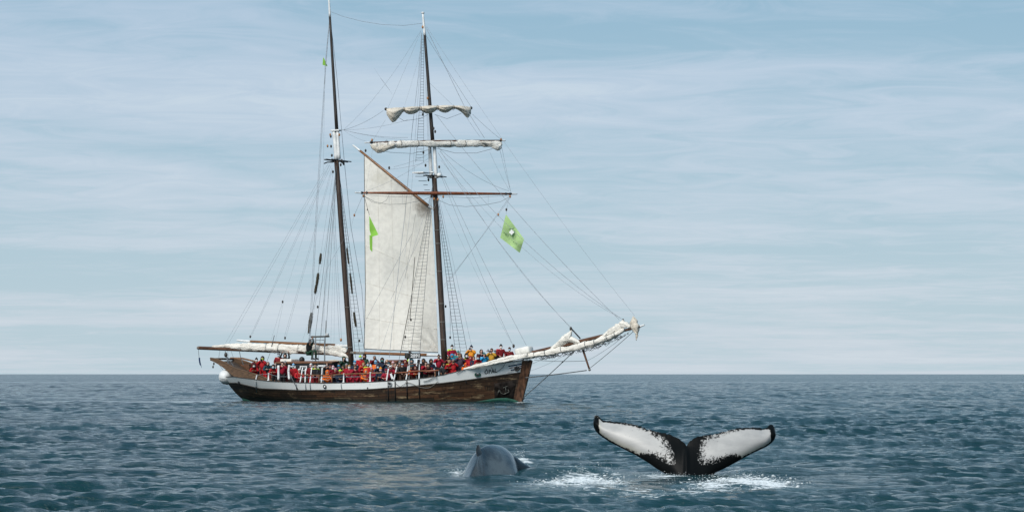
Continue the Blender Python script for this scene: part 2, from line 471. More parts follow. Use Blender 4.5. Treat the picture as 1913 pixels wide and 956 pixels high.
def build_sea():
    fine = np.linspace(-R(16.5), R(16.5), 820)
    rest = np.linspace(R(16.5), 2 * math.pi - R(16.5), 74)[1:-1]
    az = np.concatenate([fine, rest]); nc = len(az)
    r1 = np.geomspace(1.2, 27, 50)[:-1]
    r2 = np.geomspace(27, 900, 1060)
    r3 = np.geomspace(900, 16000, 46)[1:]
    rr = np.concatenate([r1, r2, r3]); nr = len(rr)
    RR, AZ = np.meshgrid(rr, az, indexing='ij')
    X = RR * np.sin(AZ); Y = RR * np.cos(AZ)
    h, dx, dy = sea(X, Y)
    coarse = np.abs(((AZ + math.pi) % (2 * math.pi)) - math.pi) > R(16.6)
    h[coarse] = 0; dx[coarse] = 0; dy[coarse] = 0
    lowr = sm(RR, 8, 27)
    h *= lowr; dx *= lowr; dy *= lowr
    co = np.stack([X - dx, Y - dy, h], -1).reshape(-1, 3)
    co = np.concatenate([co, [[0, 0, 0]]]).astype(np.float32)
    i = np.arange(nr - 1)[:, None] * nc; j = np.arange(nc)[None, :]; j2 = (j + 1) % nc
    q = np.stack([i + j, i + nc + j, i + nc + j2, i + j2], -1).reshape(-1, 4)[:, ::-1]
    c0 = len(co) - 1
    tri = np.stack([np.full(nc, c0), j[0], j2[0]], -1)[:, ::-1]
    me = bpy.data.meshes.new('sea')
    nq = len(q); ntq = len(tri)
    me.vertices.add(len(co)); me.vertices.foreach_set('co', co.ravel())
    me.loops.add(nq * 4 + ntq * 3); me.loops.foreach_set('vertex_index', np.concatenate([q.ravel(), tri.ravel()]).astype(np.int32))
    me.polygons.add(nq + ntq)
    me.polygons.foreach_set('loop_start', np.concatenate([np.arange(nq) * 4, nq * 4 + np.arange(ntq) * 3]).astype(np.int32))
    me.polygons.foreach_set('use_smooth', np.ones(nq + ntq, dtype=bool))
    me.update(calc_edges=True); me.validate()
    # foam amount, fixed to the water where the whales broke it
    Xf, Yf = co[:, 0], co[:, 1]
    fo = np.zeros(len(co), dtype=np.float32)
    def patch(u, v, wu, wv, a):
        Yc = FPX * CAMH / (v - HORZ); Xc = (u - CX) / FPX * Yc
        rx = wu * 0.95 / FPX * Yc; ry = max(Yc - FPX * CAMH / (v + wv * (1.55 if v > 890 else 1.0) - HORZ), 0.1)
        d = ((Xf - Xc) / rx) ** 2 + ((Yf - Yc) / ry) ** 2
        np.maximum(fo, a * np.exp(-d), out=fo)
    for p in ((1090, 896, 66, 9, 1.0), (1045, 903, 62, 7, 0.75), (1140, 901, 46, 8, 0.8), (1010, 905, 32, 5, 0.62), (1385, 900, 70, 9, 0.95),
              (1440, 903, 52, 7, 0.92), (1330, 906, 60, 7, 0.8), (1235, 921, 80, 8, 0.62), (1290, 915, 60, 7, 0.66), (1180, 912, 80, 6, 0.6),
              (1245, 888, 62, 3, 0.8), (1320, 884, 36, 3, 0.7), (852, 884, 22, 6, 1.0), (838, 876, 30, 4, 0.66), (975, 862, 22, 5, 0.85),
              (990, 872, 26, 6, 0.62), (920, 889, 44, 2.5, 0.62), (1100, 908, 90, 7, 0.6), (1150, 887, 50, 3, 0.55), (1400, 889, 40, 3, 0.6),
              (1500, 908, 40, 6, 0.45), (970, 752, 18, 1.2, 0.75)):
        patch(*p)
    at = me.attributes.new('foam', 'FLOAT', 'POINT'); at.data.foreach_set('value', fo)
    o = bpy.data.objects.new('sea', me); C.objects.link(o); o['kind'] = 'structure'
    return o
def sea_material():
    k = NT('sea water', 0.09, 0.5)
    k.b.inputs['IOR'].default_value = 1.333
    k.b.inputs['Specular IOR Level'].default_value = 0.5
    big = k.noise(0.05, 3, 0.5, coord='Object')
    deep = k.mix(k.mapr(big, 0.3, 0.7), (0.0035, 0.027, 0.030), (0.006, 0.040, 0.046))
    att = k.n('ShaderNodeAttribute', attribute_name='foam'); fo = att.outputs['Fac']
    f1 = k.noise(4.2, 8, 0.72, (0.8, 1.6, 1), dist=0.6)
    f2 = k.noise(13.0, 5, 0.7, (0.8, 1.4, 1), dist=0.4, loc=(5, 1, 0))
    fm = k.math('ADD', k.math('MULTIPLY', f1, 0.65), k.math('MULTIPLY', f2, 0.35))
    thr = k.math('SUBTRACT', 0.685, k.math('MULTIPLY', fo, 0.30))
    d = k.math('SUBTRACT', fm, thr)
    foam = k.math('MULTIPLY', k.mapr(d, -0.025, 0.085), k.mapr(fo, 0.03, 0.2))
    milk = k.math('MULTIPLY', fo, 0.34)
    c = k.mix(milk, deep, (0.05, 0.15, 0.17))
    k.l(c, k.b.inputs['Base Color'])
    # ripples too small for the mesh; a long slick lies across the water by the ship
    tcn_ = k.n('ShaderNodeTexCoord'); s3 = k.n('ShaderNodeSeparateXYZ'); k.l(tcn_.outputs['Object'], s3.inputs[0])
    wob = k.noise(0.02, 2, 0.5, (1, 0.3, 1))
    yy = k.math('ADD', s3.outputs[1], k.math('MULTIPLY', k.math('SUBTRACT', wob, 0.5), 14.0))
    sl1 = k.math('MULTIPLY', k.math('MULTIPLY', k.mapr(yy, 150.0, 154.0), k.mapr(yy, 163.0, 159.0)), k.mapr(s3.outputs[0], -14.0, -17.0))
    sl2 = k.math('MULTIPLY', k.mapr(yy, 470.0, 500.0), k.mapr(yy, 560.0, 530.0))
    slick = k.math('MULTIPLY', k.math('MAXIMUM', sl1, sl2), 0.88)
    keep = k.math('SUBTRACT', 1.0, slick)
    r1_ = k.noise(1.6, 5, 0.66, (0.55, 1.35, 1), dist=0.5)
    r2_ = k.noise(6.5, 5, 0.66, (0.5, 1.4, 1), dist=0.4, loc=(7, 2, 0))
    far = k.noise(0.22, 5, 0.62, (0.8, 1.0, 1), dist=0.3, loc=(1, 9, 0))
    dist_ = k.n('ShaderNodeVectorMath', operation='LENGTH'); k.l(tcn_.outputs['Object'], dist_.inputs[0])
    fm2 = k.mapr(dist_.outputs['Value'], 250.0, 1600.0, 0.0, 1.0)
    b1 = k.n('ShaderNodeBump'); k.l(r1_, b1.inputs['Height']); b1.inputs['Distance'].default_value = 0.17
    k.l(k.math('MULTIPLY', keep, 0.9), b1.inputs['Strength'])
    b2 = k.n('ShaderNodeBump'); k.l(r2_, b2.inputs['Height']); b2.inputs['Distance'].default_value = 0.042
    k.l(k.math('MULTIPLY', keep, 0.95), b2.inputs['Strength']); k.l(b1.outputs[0], b2.inputs['Normal'])
    b3 = k.n('ShaderNodeBump'); k.l(far, b3.inputs['Height']); b3.inputs['Distance'].default_value = 1.0
    k.l(k.math('MULTIPLY', fm2, keep), b3.inputs['Strength']); k.l(b2.outputs[0], b3.inputs['Normal'])
    k.l(b3.outputs[0], k.b.inputs['Normal'])
    # unresolved wavelets far off blur the mirror
    k.l(k.math('ADD', 0.07, k.math('MULTIPLY', k.mapr(dist_.outputs['Value'], 90.0, 900.0), 0.12)), k.b.inputs['Roughness'])
    df = k.n('ShaderNodeBsdfDiffuse'); df.inputs[0].default_value = (0.70, 0.75, 0.77, 1); df.inputs[1].default_value = 0.3
    ms = k.n('ShaderNodeMixShader'); k.l(foam, ms.inputs[0]); k.l(k.b.outputs[0], ms.inputs[1]); k.l(df.outputs[0], ms.inputs[2])
    k.l(ms.outputs[0], k.out.inputs[0])
    return k.m
sea_o = build_sea()
sea_o.data.materials.append(sea_material())
def sea_z(x, y):
    return float(sea(np.array([x]), np.array([y]))[0][0])

# ================================================================== the schooner
ship = empty('sailing_ship', (X0, Y0, 0), -PSI)
tag(ship, 'two masted wooden schooner with white and brown hull crowded with people', 'sailing ship')
def child(name, loc=(0, 0, 0), par=None):
    o = empty(name, loc); o.parent = par or ship; return o
def to_world(p):
    return Vector((X0 + p[0] * CP + p[1] * SP, Y0 - p[0] * SP + p[1] * CP, p[2]))

# ---- hull form
ST = ([-1.5, -0.7, 0, 0.5, 1.0, 1.35, 1.7, 3.2], [-8.0, -9.5, -10.35, -10.72, -10.98, -11.08, -11.15, -11.3])
SM = ([-1.5, -0.7, 0, 0.9, 1.8, 2.7, 3.2], [9.3, 10.35, 10.83, 11.10, 11.36, 11.60, 11.72])
QB = [0, .03, .08, .15, .27, .5, .68, .8, .88, .94, .98, 1]
BR = [1.25, 1.75, 2.25, 2.7, 3.08, 3.25, 3.15, 2.75, 2.15, 1.35, .6, .16]
BW = [.06, .25, .7, 1.4, 2.3, 2.95, 2.7, 1.95, 1.2, .6, .22, .11]
st_ = lambda z: interp(z, *ST)
sm_ = lambda z: interp(z, *SM)
def q_of(s, z): return (s - st_(z)) / (sm_(z) - st_(z))
def s_of(q, z): return st_(z) + (sm_(z) - st_(z)) * q
def smooth_q(q, A): return interp(q, QB, A)
def curve_from(pts):
    """photo readings along the starboard side -> (q, z) table"""
    out = []
    for u, v in pts:
        t = 2.0
        for _ in range(6):
            p = SL(u, v, t); q = min(max(q_of(p.x, p.z), 0), 1); t = smooth_q(q, BR)
        out.append((q, p.z))
    out.sort()
    return [a for a, _ in out], [b for _, b in out]
RAILQ = curve_from([(437, 704), (480, 709.5), (507, 712.5), (560, 715), (600, 716), (680, 714.5), (759, 710), (800, 705.5), (826, 701), (843, 697), (880, 687.5), (928, 680), (957, 675.5), (984, 671.5)])
BANDQ = curve_from([(438, 715), (479, 725.5), (559, 728.7), (679, 727.5), (759, 722), (826, 715), (880, 708), (930, 701), (984, 693.5)])
zr_ = lambda q: interp(q, *RAILQ)
zb_ = lambda q: interp(q, *BANDQ)
def BH(q, z):
    br, bw = smooth_q(q, BR), smooth_q(q, BW)
    if z >= 0: return bw + (br - bw) * min(z / max(zr_(q), 0.1), 1.15) ** 0.85
    return bw * math.sqrt(max(0.0, 1 - (z / -1.6) ** 2))
def HS(s, z, off=0.0):
    q = min(max(q_of(s, z), 0), 1)
    return Vector((s, -(BH(q, z) + off), z))
def HUV(u, v, off=0.0):
    """where the photo reading (u, v) meets the starboard topsides"""
    t = 2.0
    for _ in range(10):
        p = SL(u, v, t); q = min(max(q_of(p.x, p.z), 0), 1); t = BH(q, p.z) + off
    p.y = -t
    return p
NQ = 70
qs = [0.5 - 0.5 * math.cos(math.pi * i / (NQ - 1)) * (0.75 + 0.25 * math.cos(math.pi * i / (NQ - 1)) ** 2) for i in range(NQ)]
qs[0], qs[-1] = 0.0, 1.0
def rows(q):
    b, r = zb_(q), zr_(q)
    return [-1.45, -1.0, -0.5, -0.12, b * 0.25, b * 0.5, b * 0.75, b, b + (r - b) * 0.5, r]
hv, hf, hm = [], [], []
for side in (1, -1):
    base = len(hv); nr_ = 10
    for q in qs:
        for z in rows(q): hv.append((s_of(q, z), -side * BH(q, z), z))
    for i in range(NQ - 1):
        for j in range(nr_ - 1):
            a = base + i * nr_ + j; f = (a, a + nr_, a + nr_ + 1, a + 1)
            hf.append(f if side == 1 else f[::-1]); hm.append(0 if j >= 7 else (1 if side == 1 else 2))
half = NQ * nr_
for j in range(nr_ - 1):
    hf.append((j, j + 1, half + j + 1, half + j)); hm.append(0 if j >= 7 else 1)
hull = mesh_obj('hull', hv, hf, [M['hull_white'], M['seam'], M['plank']], ship, True)
for p, m_ in zip(hull.data.polygons, hm): p.material_index = m_
# planks of the starboard side, each its own board with open seams
rp = random.Random(3)
ROWS = 7
def zrow(q, j): return -0.30 + (zb_(q) - 0.015 + 0.30) * (j / ROWS)
for j in range(ROWS):
    q = 0.0; cuts = [0.004]
    while cuts[-1] < 0.988:
        cuts.append(min(cuts[-1] + rp.uniform(0.045, 0.115), 0.990))
    if cuts[-1] - cuts[-2] < 0.025: cuts.pop(-2)
    for a, b in zip(cuts, cuts[1:]):
        n = max(3, int((b - a) / 0.02)); v = []; pr = 0.028 + rp.uniform(-0.007, 0.007)
        for i in range(n + 1):
            qq = a + 0.0005 + (b - a - 0.001) * i / n
            z0, z1 = zrow(qq, j) + 0.012, zrow(qq, j + 1) - 0.006
            for z, off in ((z0, -0.01), (z0, pr), (z1, pr), (z1, -0.01)):
                v.append((s_of(qq, z), -(BH(qq, z) + off), z))
        f = []
        for i in range(n):
            for c_ in range(3):
                k = i * 4 + c_; f.append((k, k + 4, k + 5, k + 1))
        f.append((0, 1, 2, 3)); f.append((n * 4 + 3, n * 4 + 2, n * 4 + 1, n * 4))
        mesh_obj('plank', v, f, M['plank'], hull)
def side_patch(name, loop_uv, mat, off, par, nu=10, nv=4, thick=0.02):
    """a panel fitted to the topsides between an upper and a lower line of photo readings"""
    top, bot = loop_uv
    v = []
    for i in range(nu):
        a = i / (nu - 1)
        tu, tv = interp(a, [k / (len(top) - 1) for k in range(len(top))], [p[0] for p in top]), interp(a, [k / (len(top) - 1) for k in range(len(top))], [p[1] for p in top])
        bu, bv = interp(a, [k / (len(bot) - 1) for k in range(len(bot))], [p[0] for p in bot]), interp(a, [k / (len(bot) - 1) for k in range(len(bot))], [p[1] for p in bot])
        for j in range(nv):
            b = j / (nv - 1)
            v.append(HUV(tu + (bu - tu) * b, tv + (bv - tv) * b, off))
    n = len(v)
    v += [p + Vector((0, thick, 0)) for p in v]
    f = grid_faces(nu, nv)
    for i in range(nu - 1):
        f.append((i * nv, i * nv + n, (i + 1) * nv + n, (i + 1) * nv)); k = i * nv + nv - 1
        f.append((k, k + nv, k + nv + n, k + n))
    for j in range(nv - 1):
        f.append((j, j + 1, j + 1 + n, j + n)); k = (nu - 1) * nv + j
        f.append((k, k + n, k + 1 + n, k + 1))
    return mesh_obj(name, v, f, mat, par, True)
# bow: dark paint where the anchor chafes, green bottom paint showing, national stripes, name, hawse
side_patch('anchor_guard', ([(923, 716), (945, 712), (965, 709)], [(924, 746), (945, 746), (959, 746)]), M['guard'], 0.045, ship, 8, 4)
gb = []
green = side_patch('boot_topping', ([(884, 750.5), (905, 747), (925, 743.5), (945, 742.5), (958, 745), (968, 748.5)], [(884, 754), (925, 755), (968, 754)]), M['green_boot'], 0.05, ship, 14, 4)
side_patch('boot_topping', ([(452, 743), (470, 748), (500, 749.2)], [(457, 757), (475, 757), (500, 757)]), M['green_boot'], 0.045, ship, 8, 3)
an = MB()
ac = HUV(941, 731, 0.10)
def av(u, v, off=0.14): return HUV(u, v, off)
an.tube([av(944, 722), av(946, 734)], 0.025, 6)
an.tube([av(930, 735), av(934, 729), av(936, 734), av(941, 736), av(946, 734), av(951, 731), av(949, 727)], [0.015, 0.03, 0.025, 0.03, 0.035, 0.03, 0.015], 6)
an.tube([av(929, 737), av(931, 731), av(933, 728)], 0.03, 5)
an.tube([av(940, 724), av(948, 721)], 0.03, 5)
an.build('anchor', M['anchor'], ship)
fl_ = child('ensign_stripes', (0, 0, 0))
for (a, b), (c_, d), mt in (
        (((949.0, 682.5), (979.5, 677.5)), ((950.5, 684.8), (979.0, 680.0)), 'navy'),
        (((951.5, 686.8), (979.0, 682.0)), ((952.2, 688.0), (978.8, 683.4)), 'hullred'),
        (((953.5, 690.0), (978.0, 685.2)), ((955.0, 692.2), (976.5, 687.6)), 'navy')):
    side_patch('stripe', ([a, b], [c_, d]), M[mt], 0.012, fl_, 6, 2, 0.012)
def ring_on_hull(name, u, v, ru, rv, rim_mat, hole_mat):
    c = HUV(u, v, 0.01); cx_ = HUV(u + 3, v, 0.01) - c; ax = cx_.normalized(); az_ = Vector((0, 0, 1)); nrm = ax.cross(az_)
    m = MB(); sx = ru / 28.9 * 1.1; m.torus(c, (ax, az_, nrm), sx, 0.045, 16, 6, rv / ru / 1.0)
    o = m.build(name, M[rim_mat], ship)
    h = MB(); v_ = [c + nrm * 0.012 * (1 if nrm.y < 0 else -1)] + [c + nrm * 0.008 * (1 if nrm.y < 0 else -1) + ax * (sx * math.cos(t)) + az_ * (sx * rv / ru * math.sin(t)) for t in [2 * math.pi * i / 16 for i in range(16)]]
    h.add(v_, [(0, 1 + i, 1 + (i + 1) % 16) for i in range(16)])
    h.build('hole', M[hole_mat], o)
ring_on_hull('hawse_ring', 966, 688.0, 3.6, 3.4, 'block_dark', 'black')
ring_on_hull('hawse_ring', 892.5, 699.2, 4.3, 3.2, 'green_boot', 'black')
ring_on_hull('hawse_ring', 728.6, 717.0, 3.2, 3.0, 'grey', 'black')
ring_on_hull('hawse_ring', 606.7, 721.3, 2.5, 2.5, 'black', 'hull_white')
ring_on_hull('hawse_ring', 446.0, 713.2, 1.3, 2.4, 'black', 'black')
# name on the bow, each letter laid on the planking
def letters(text, u0, v0, du, dv, hpx, mat, par):
    cuv = bpy.data.curves.new('t', 'FONT'); cuv.body = text; cuv.size = 1.0; cuv.resolution_u = 3; cuv.space_character = 1.12; cuv.offset = 0.028
    o = bpy.data.objects.new('t', cuv); C.objects.link(o)
    dg = bpy.context.evaluated_depsgraph_get(); me = bpy.data.meshes.new_from_object(o.evaluated_get(dg))
    bpy.data.objects.remove(o); vs = [v.co.copy() for v in me.vertices]; xm = max(v.x for v in vs); fs = [tuple(p.vertices) for p in me.polygons]
    out = [HUV(u0 + du * v.x / xm, v0 + dv * v.x / xm - v.y / 0.72 * hpx, 0.016) for v in vs]
    return mesh_obj('name_lettering', out, fs, mat, par)
letters('ÓPAL', 905.0, 698.6, 23.5, -3.6, 7.6, M['black'], ship)
# rub rail and cap rail
for nm, zf, r_, mt, off in (('rub_rail', zb_, 0.035, 'block_dark', 0.03), ('cap_rail', zr_, 0.026, 'block_dark', 0.0)):
    for side in (1, -1):
        m = MB(); m.tube([(s_of(q, zf(q)), -side * (BH(q, zf(q)) + off), zf(q) + (0.02 if nm == 'cap_rail' else 0)) for q in [i / 90 for i in range(1, 90)]], r_, 6)
        m.build(nm, M[mt], ship)
# stem timber
m = MB()
zsl = [-1.4, -0.7, 0, 0.45, 0.9, 1.35, 1.8, 2.25, 2.62]
v = []
for z in zsl:
    s1 = sm_(z) + 0.13; s0 = sm_(z) - 0.30; hw = 0.11; bi = BH(q_of(s0, z), z) + 0.05
    v += [(s0, -bi, z), (s1, -hw * 0.6, z), (s1, hw * 0.6, z), (s0, bi, z)]
f = []
for i in range(len(zsl) - 1):
    for c_ in range(3): k = i * 4 + c_; f.append((k, k + 1, k + 5, k + 4))
k = (len(zsl) - 1) * 4; f += [(k, k + 1, k + 2, k + 3)]
mesh_obj('stem', v, f, M['stem'], ship)
# deck and inner bulwark
v = []; f = []
for q in qs[1:-1]:
    z = zr_(q) - 0.72; b = BH(q, z) - 0.03
    v += [(s_of(q, z), -b, z), (s_of(q, z), 0, z + 0.05), (s_of(q, z), b, z)]
f = grid_faces(len(qs) - 2, 3)
mesh_obj('deck', v, f, M['deck'], ship, True)
v = []
for q in qs[1:-1]:
    z = zr_(q); z0 = z - 0.74
    v += [(s_of(q, z), -(BH(q, z) - 0.06), z - 0.01), (s_of(q, z0), -(BH(q, z0) - 0.08), z0), (s_of(q, z), (BH(q, z) - 0.06), z - 0.01), (s_of(q, z0), (BH(q, z0) - 0.08), z0)]
n_ = len(qs) - 2
f = [(i * 4, i * 4 + 4, i * 4 + 5, i * 4 + 1) for i in range(n_ - 1)] + [(i * 4 + 2, i * 4 + 3, i * 4 + 7, i * 4 + 6) for i in range(n_ - 1)]
mesh_obj('inner_bulwark', v, f, M['teak'], ship, True)
# swept-up stern bulwark, both quarters and the taffrail between their horns
SB = [(393, 669.2, 672.8, 1.25), (400, 670.0, 675.5, 1.27), (408, 672.5, 680.0, 1.30), (416, 675.5, 685.5, 1.34), (425, 680.0, 692.5, 1.40), (433, 685.0, 699.5, 1.50),
      (440, 688.5, 704.5, 1.66), (455, 692.5, 707.2, 1.95), (470, 697.0, 709.5, 2.18), (490, 703.5, 711.8, 2.42), (508, 710.5, 713.0, 2.6)]
for side in (1, -1):
    v = []
    for u, a, b, t in SB:
        pa, pb = SL(u, a, t), SL(u, b, t)
        for p, dt in ((pa, 0.03), (pb, 0.03), (pb, -0.06), (pa, -0.06)):
            v.append((p.x, side * (p.y - dt), p.z))
    f = []
    for i in range(len(SB) - 1):
        for c_ in range(4): k = i * 4; f.append((k + c_, k + 4 + c_, k + 4 + (c_ + 1) % 4, k + (c_ + 1) % 4))
    f += [(0, 1, 2, 3), tuple(len(v) - 1 - i for i in range(4))]
    o = mesh_obj('stern_bulwark', v, f, M['sternwood'], ship)
    cap = MB(); cap.tube([Vector((SL(u, a - 0.6, t).x, side * SL(u, a, t).y, SL(u, a - 0.6, t).z)) for u, a, b, t in SB], 0.05, 6)
    cap.build('cap_rail', M['sternwood'] if side == 1 else M['varnish'], o)
hp = SL(394, 670.5, 1.3)
m = MB(); m.tube([hp, Vector((hp.x - 0.05, 0, hp.z + 0.03)), Vector((hp.x, -hp.y, hp.z))], 0.07, 8); m.build('taffrail', M['sternwood'], ship)
v = []
for u, a, b, t in SB[:6]:
    p = SL(u, b, t); v += [(p.x, p.y, p.z), (p.x, 0, p.z - 0.05), (p.x, -p.y, p.z)]
mesh_obj('counter_planking', v, grid_faces(6, 3), M['sternwood'], ship, True)
m = MB(); m.tube([SL(430, 668.5, -1.2), SL(452, 668.8, -1.6), SL(478, 675.0, -2.0), SL(500, 683, -2.4)], 0.06, 6); m.build('quarter_rail', M['varnish'], ship)
b_ = MB(); c_ = SL(461, 689.5, -1.4); b_.box(c_, (0.45, 0.35, 0.35), None, 0.03); b_.build('stern_locker', M['teak'], ship)
for (u, v1) in ((399.5, 679), (398, 685)):
    m = MB(); m.ball(SL(u, v1, 1.2), (0.06, 0.05, 0.09)); m.build('block', M['block_dark'], ship)
m = MB(); m.tube([SL(399, 671, 1.2), SL(400, 679, 1.2), SL(398, 685, 1.2)], 0.012, 4); m.build('lanyard', M['rope'], ship)

# ---- spars
def spar(name, p, q, r0, r1, mat, par=None, seg=12, mid=None):
    m = MB(); n = 7; pts = [Vector(p).lerp(Vector(q), i / (n - 1)) for i in range(n)]
    rad = [r0 + (r1 - r0) * i / (n - 1) for i in range(n)]
    if mid: rad = [min(a, b) for a, b in zip([mid] * n, [r0 + (mid - r0) * 2.2 * i / (n - 1) for i in range(n)])]; rad = [min(rad[i], r1 + (mid - r1) * 2.2 * (n - 1 - i) / (n - 1)) for i in range(n)]
    m.tube(pts, rad, seg); return m.build(name, M[mat] if isinstance(mat, str) else mat, par or ship)
DK = 702
main_mast = spar('main_mast', SL(658, DK, 0), SL(628.5, 300, 0), 0.185, 0.155, 'mast')
spar('masthead', SL(628.4, 299, 0) + Vector((0, 0, .01)), SL(624.3, 243, 0), 0.135, 0.125, 'white', main_mast)
main_top = spar('main_topmast', SL(629.3, 246, 0), SL(616.2, 31, 0), 0.115, 0.075, 'topmast')
spar('topmast_heel', SL(633.6, 297, 0), SL(630.8, 246, 0), 0.105, 0.10, 'white', main_top)
spar('topmast_pole', SL(616.3, 32, 0), SL(613.8, -14, 0), 0.078, 0.05, 'white', main_top)
fore_mast = spar('fore_mast', SL(831.5, DK - 8, 0), SL(811.2, 332, 0), 0.20, 0.16, 'mast')
spar('masthead', SL(805.5, 333, 0), SL(802.5, 270, 0), 0.115, 0.11, 'white', fore_mast)
fore_top = spar('fore_topmast', SL(808.6, 269, 0), SL(793.5, 66, 0), 0.125, 0.085, 'topmast')
spar('topmast_heel', SL(815.0, 333, 0), SL(811.0, 268, 0), 0.115, 0.11, 'white', fore_top)
spar('topmast_pole', SL(793.5, 67, 0), SL(790.0, 26, 0), 0.09, 0.06, 'white', fore_top)
m = MB(); m.ball(SL(789.9, 24.5, 0), (0.115, 0.115, 0.07)); m.build('truck', M['white'], fore_top)
# bands round the fore mast
for v_ in (507, 567, 601, 634, 430, 455):
    u_ = interp(v_, [332, 694], [811.2, 831.5]); c = SL(u_, v_, 0); m = MB(); m.torus(c, (Vector((1, 0, 0)), Vector((0, 1, 0)), Vector((0, 0, 1))), 0.185, 0.022, 14, 5); m.build('mast_hoop', M['rope_pale'], fore_mast)
for v_ in (574, 648):
    u_ = interp(v_, [300, 702], [628.5, 658]); c = SL(u_, v_, 0); m = MB(); m.torus(c, (Vector((1, 0, 0)), Vector((0, 1, 0)), Vector((0, 0, 1))), 0.185, 0.02, 14, 5); m.build('mast_hoop', M['rope_pale'], main_mast)
# crosstrees and caps
def crosstree(u, v, half_t, half_s, par, mat, zup=0.0):
    c = SL(u, v, 0); o = child('crosstrees', c, None)
    m = MB(); m.box((0, 0, 0), (half_s, 0.05, 0.04), None, .012); m.box((0.0, 0, 0.06), (0.045, half_t, 0.03), None, .01); m.box((0.35, 0, 0.06), (0.04, half_t * 0.9, 0.03), None, .01)
    m.box((-0.22, 0, 0.06), (0.04, half_t * 0.9, 0.03), None, .01)
    a = m.build('crosstrees', M[mat]); a.parent = ship; a.location = c; bpy.data.objects.remove(o); return a
crosstree(629.5, 302, 1.25, 0.5, main_mast, 'black')
crosstree(811, 331, 1.0, 0.5, fore_mast, 'black')
for (u, v_, par, mt) in ((627.8, 244, main_mast, 'white'), (809.5, 273, fore_mast, 'white')):
    m = MB(); m.box(SL(u, v_, 0), (0.32, 0.17, 0.05), None, .02); m.build('mast_cap', M[mt], ship)
# hull horn like spreader ends drooping at the main hounds
m = MB(); m.tube([SL(605.5, 305.5, 0.0), SL(612, 303, 0), SL(622, 303, 0)], 0.04, 6); m.tube([SL(636, 302, 0), SL(642, 306, 0)], 0.04, 6); m.build('spreader', M['black'], ship)

# bowsprit and dolphin striker
bowsprit = spar('bowsprit', SL(950, 670.5, 0), SL(1196, 609.6, 0), 0.17, 0.075, 'boom')
spar('bowsprit_tip', SL(1194, 610.1, 0), SL(1204, 606.5, 0), 0.07, 0.05, 'white', bowsprit)
striker = spar('dolphin_striker', SL(1085, 641, 0), SL(1101, 689, 0), 0.075, 0.055, 'boom')
m = MB(); m.ball(SL(1101.3, 690.3, 0), (0.09, 0.09, 0.08)); m.build('striker_cap', M['rope_pale'], striker)

# booms and gaffs
main_boom = spar('main_boom', SL(371, 649.5, 0.35), SL(654, 661, 0), 0.115, 0.135, 'boom')
spar('boom_tip', SL(369, 649.3, .35), SL(373, 649.6, .35), 0.10, 0.118, 'rope_pale', main_boom)
main_gaff = spar('main_gaff', SL(466, 637.2, 0.25), SL(627, 644.6, 0), 0.075, 0.10, 'varnish')
spar('gaff_tip', SL(443, 635.2, .27), SL(468, 637.2, .25), 0.065, 0.08, 'white', main_gaff)
spar('gaff_tip', SL(626, 644.4, 0), SL(656, 646.4, 0), 0.095, 0.10, 'white', main_gaff)
fore_boom = spar('fore_boom', SL(663, 658.6, 0.3), SL(798, 662.6, 0.05), 0.085, 0.10, 'varnish')
spar('boom_heel', SL(797, 662.6, .05), SL(826, 663.5, 0), 0.09, 0.08, 'white', fore_boom)
spar('boom_heel', SL(655, 658.4, .3), SL(682, 659.2, .28), 0.088, 0.09, 'rope_pale', fore_boom)
fore_gaff = spar('fore_gaff', SL(671, 280.5, .5), SL(801, 385, .05), 0.075, 0.095, 'varnish')
spar('gaff_tip', SL(659.5, 271.2, .52), SL(673, 282, .5), 0.05, 0.075, 'white', fore_gaff)
spar('gaff_jaw', SL(800, 384, .05), SL(815, 393.5, 0), 0.09, 0.06, 'white', fore_gaff)

# yards, braced round: the starboard (left) arm swings towards the camera
BETA = R(25)
def YP(u, v, mu, mv, fwd=0.34):
    mw = to_world(SL(mu, mv, 0)) + Vector((math.sin(BETA), -math.cos(BETA), 0)) * fwd
    k = (u - CX) / FPX
    a = (k * mw.y - mw.x) / (math.cos(BETA) - k * math.sin(BETA))
    X, Y = mw.x + a * math.cos(BETA), mw.y + a * math.sin(BETA)
    return to_local(Vector((X, Y, CAMH - (v - HORZ) / FPX * Y)))
LY = lambda u, v, f=0.34: YP(u, v, 811.5, 361, f)
TY = lambda u, v, f=0.30: YP(u, v, 808, 268, f)
GY = lambda u, v, f=0.26: YP(u, v, 802, 205, f)
lower_yard = spar('lower_yard', LY(676, 360.2), LY(956, 362.2), 0.06, 0.06, 'yard_red', None, 12, 0.115)
spar('yard_tip', LY(663, 359.8), LY(677, 360.2), 0.04, 0.055, 'white', lower_yard)
spar('yard_tip', LY(955, 362.2), LY(966, 362.4), 0.055, 0.04, 'white', lower_yard)
for u in (676, 685, 953, 945):
    m = MB(); m.ball(LY(u, interp(u, [676, 956], [360.2, 362.2])), (0.09, 0.09, 0.09)); m.build('yard_band', M['black'], lower_yard)
topsail_yard = spar('topsail_yard', LY(0, 0) * 0 + TY(690, 266.5), TY(938, 262.8), 0.05, 0.05, 'boom', None, 10, 0.095)
spar('yard_tip', TY(681, 266.8), TY(691, 266.5), 0.04, 0.05, 'white', topsail_yard)
spar('yard_tip', TY(937, 262.8), TY(944.5, 262.6), 0.05, 0.04, 'white', topsail_yard)
gallant_yard = spar('topgallant_yard', GY(719, 204), GY(882, 201.5), 0.045, 0.045, 'topmast', None, 10, 0.08)
for u, yy, F in ((694, 266, TY), (699, 268, TY), (934, 264, TY), (721, 204, GY), (880, 202, GY)):
    m = MB(); m.ball(F(u, yy), (0.10, 0.10, 0.10)); m.build('yard_band', M['black'] if F is TY else M['block_dark'], topsail_yard if F is TY else gallant_yard)

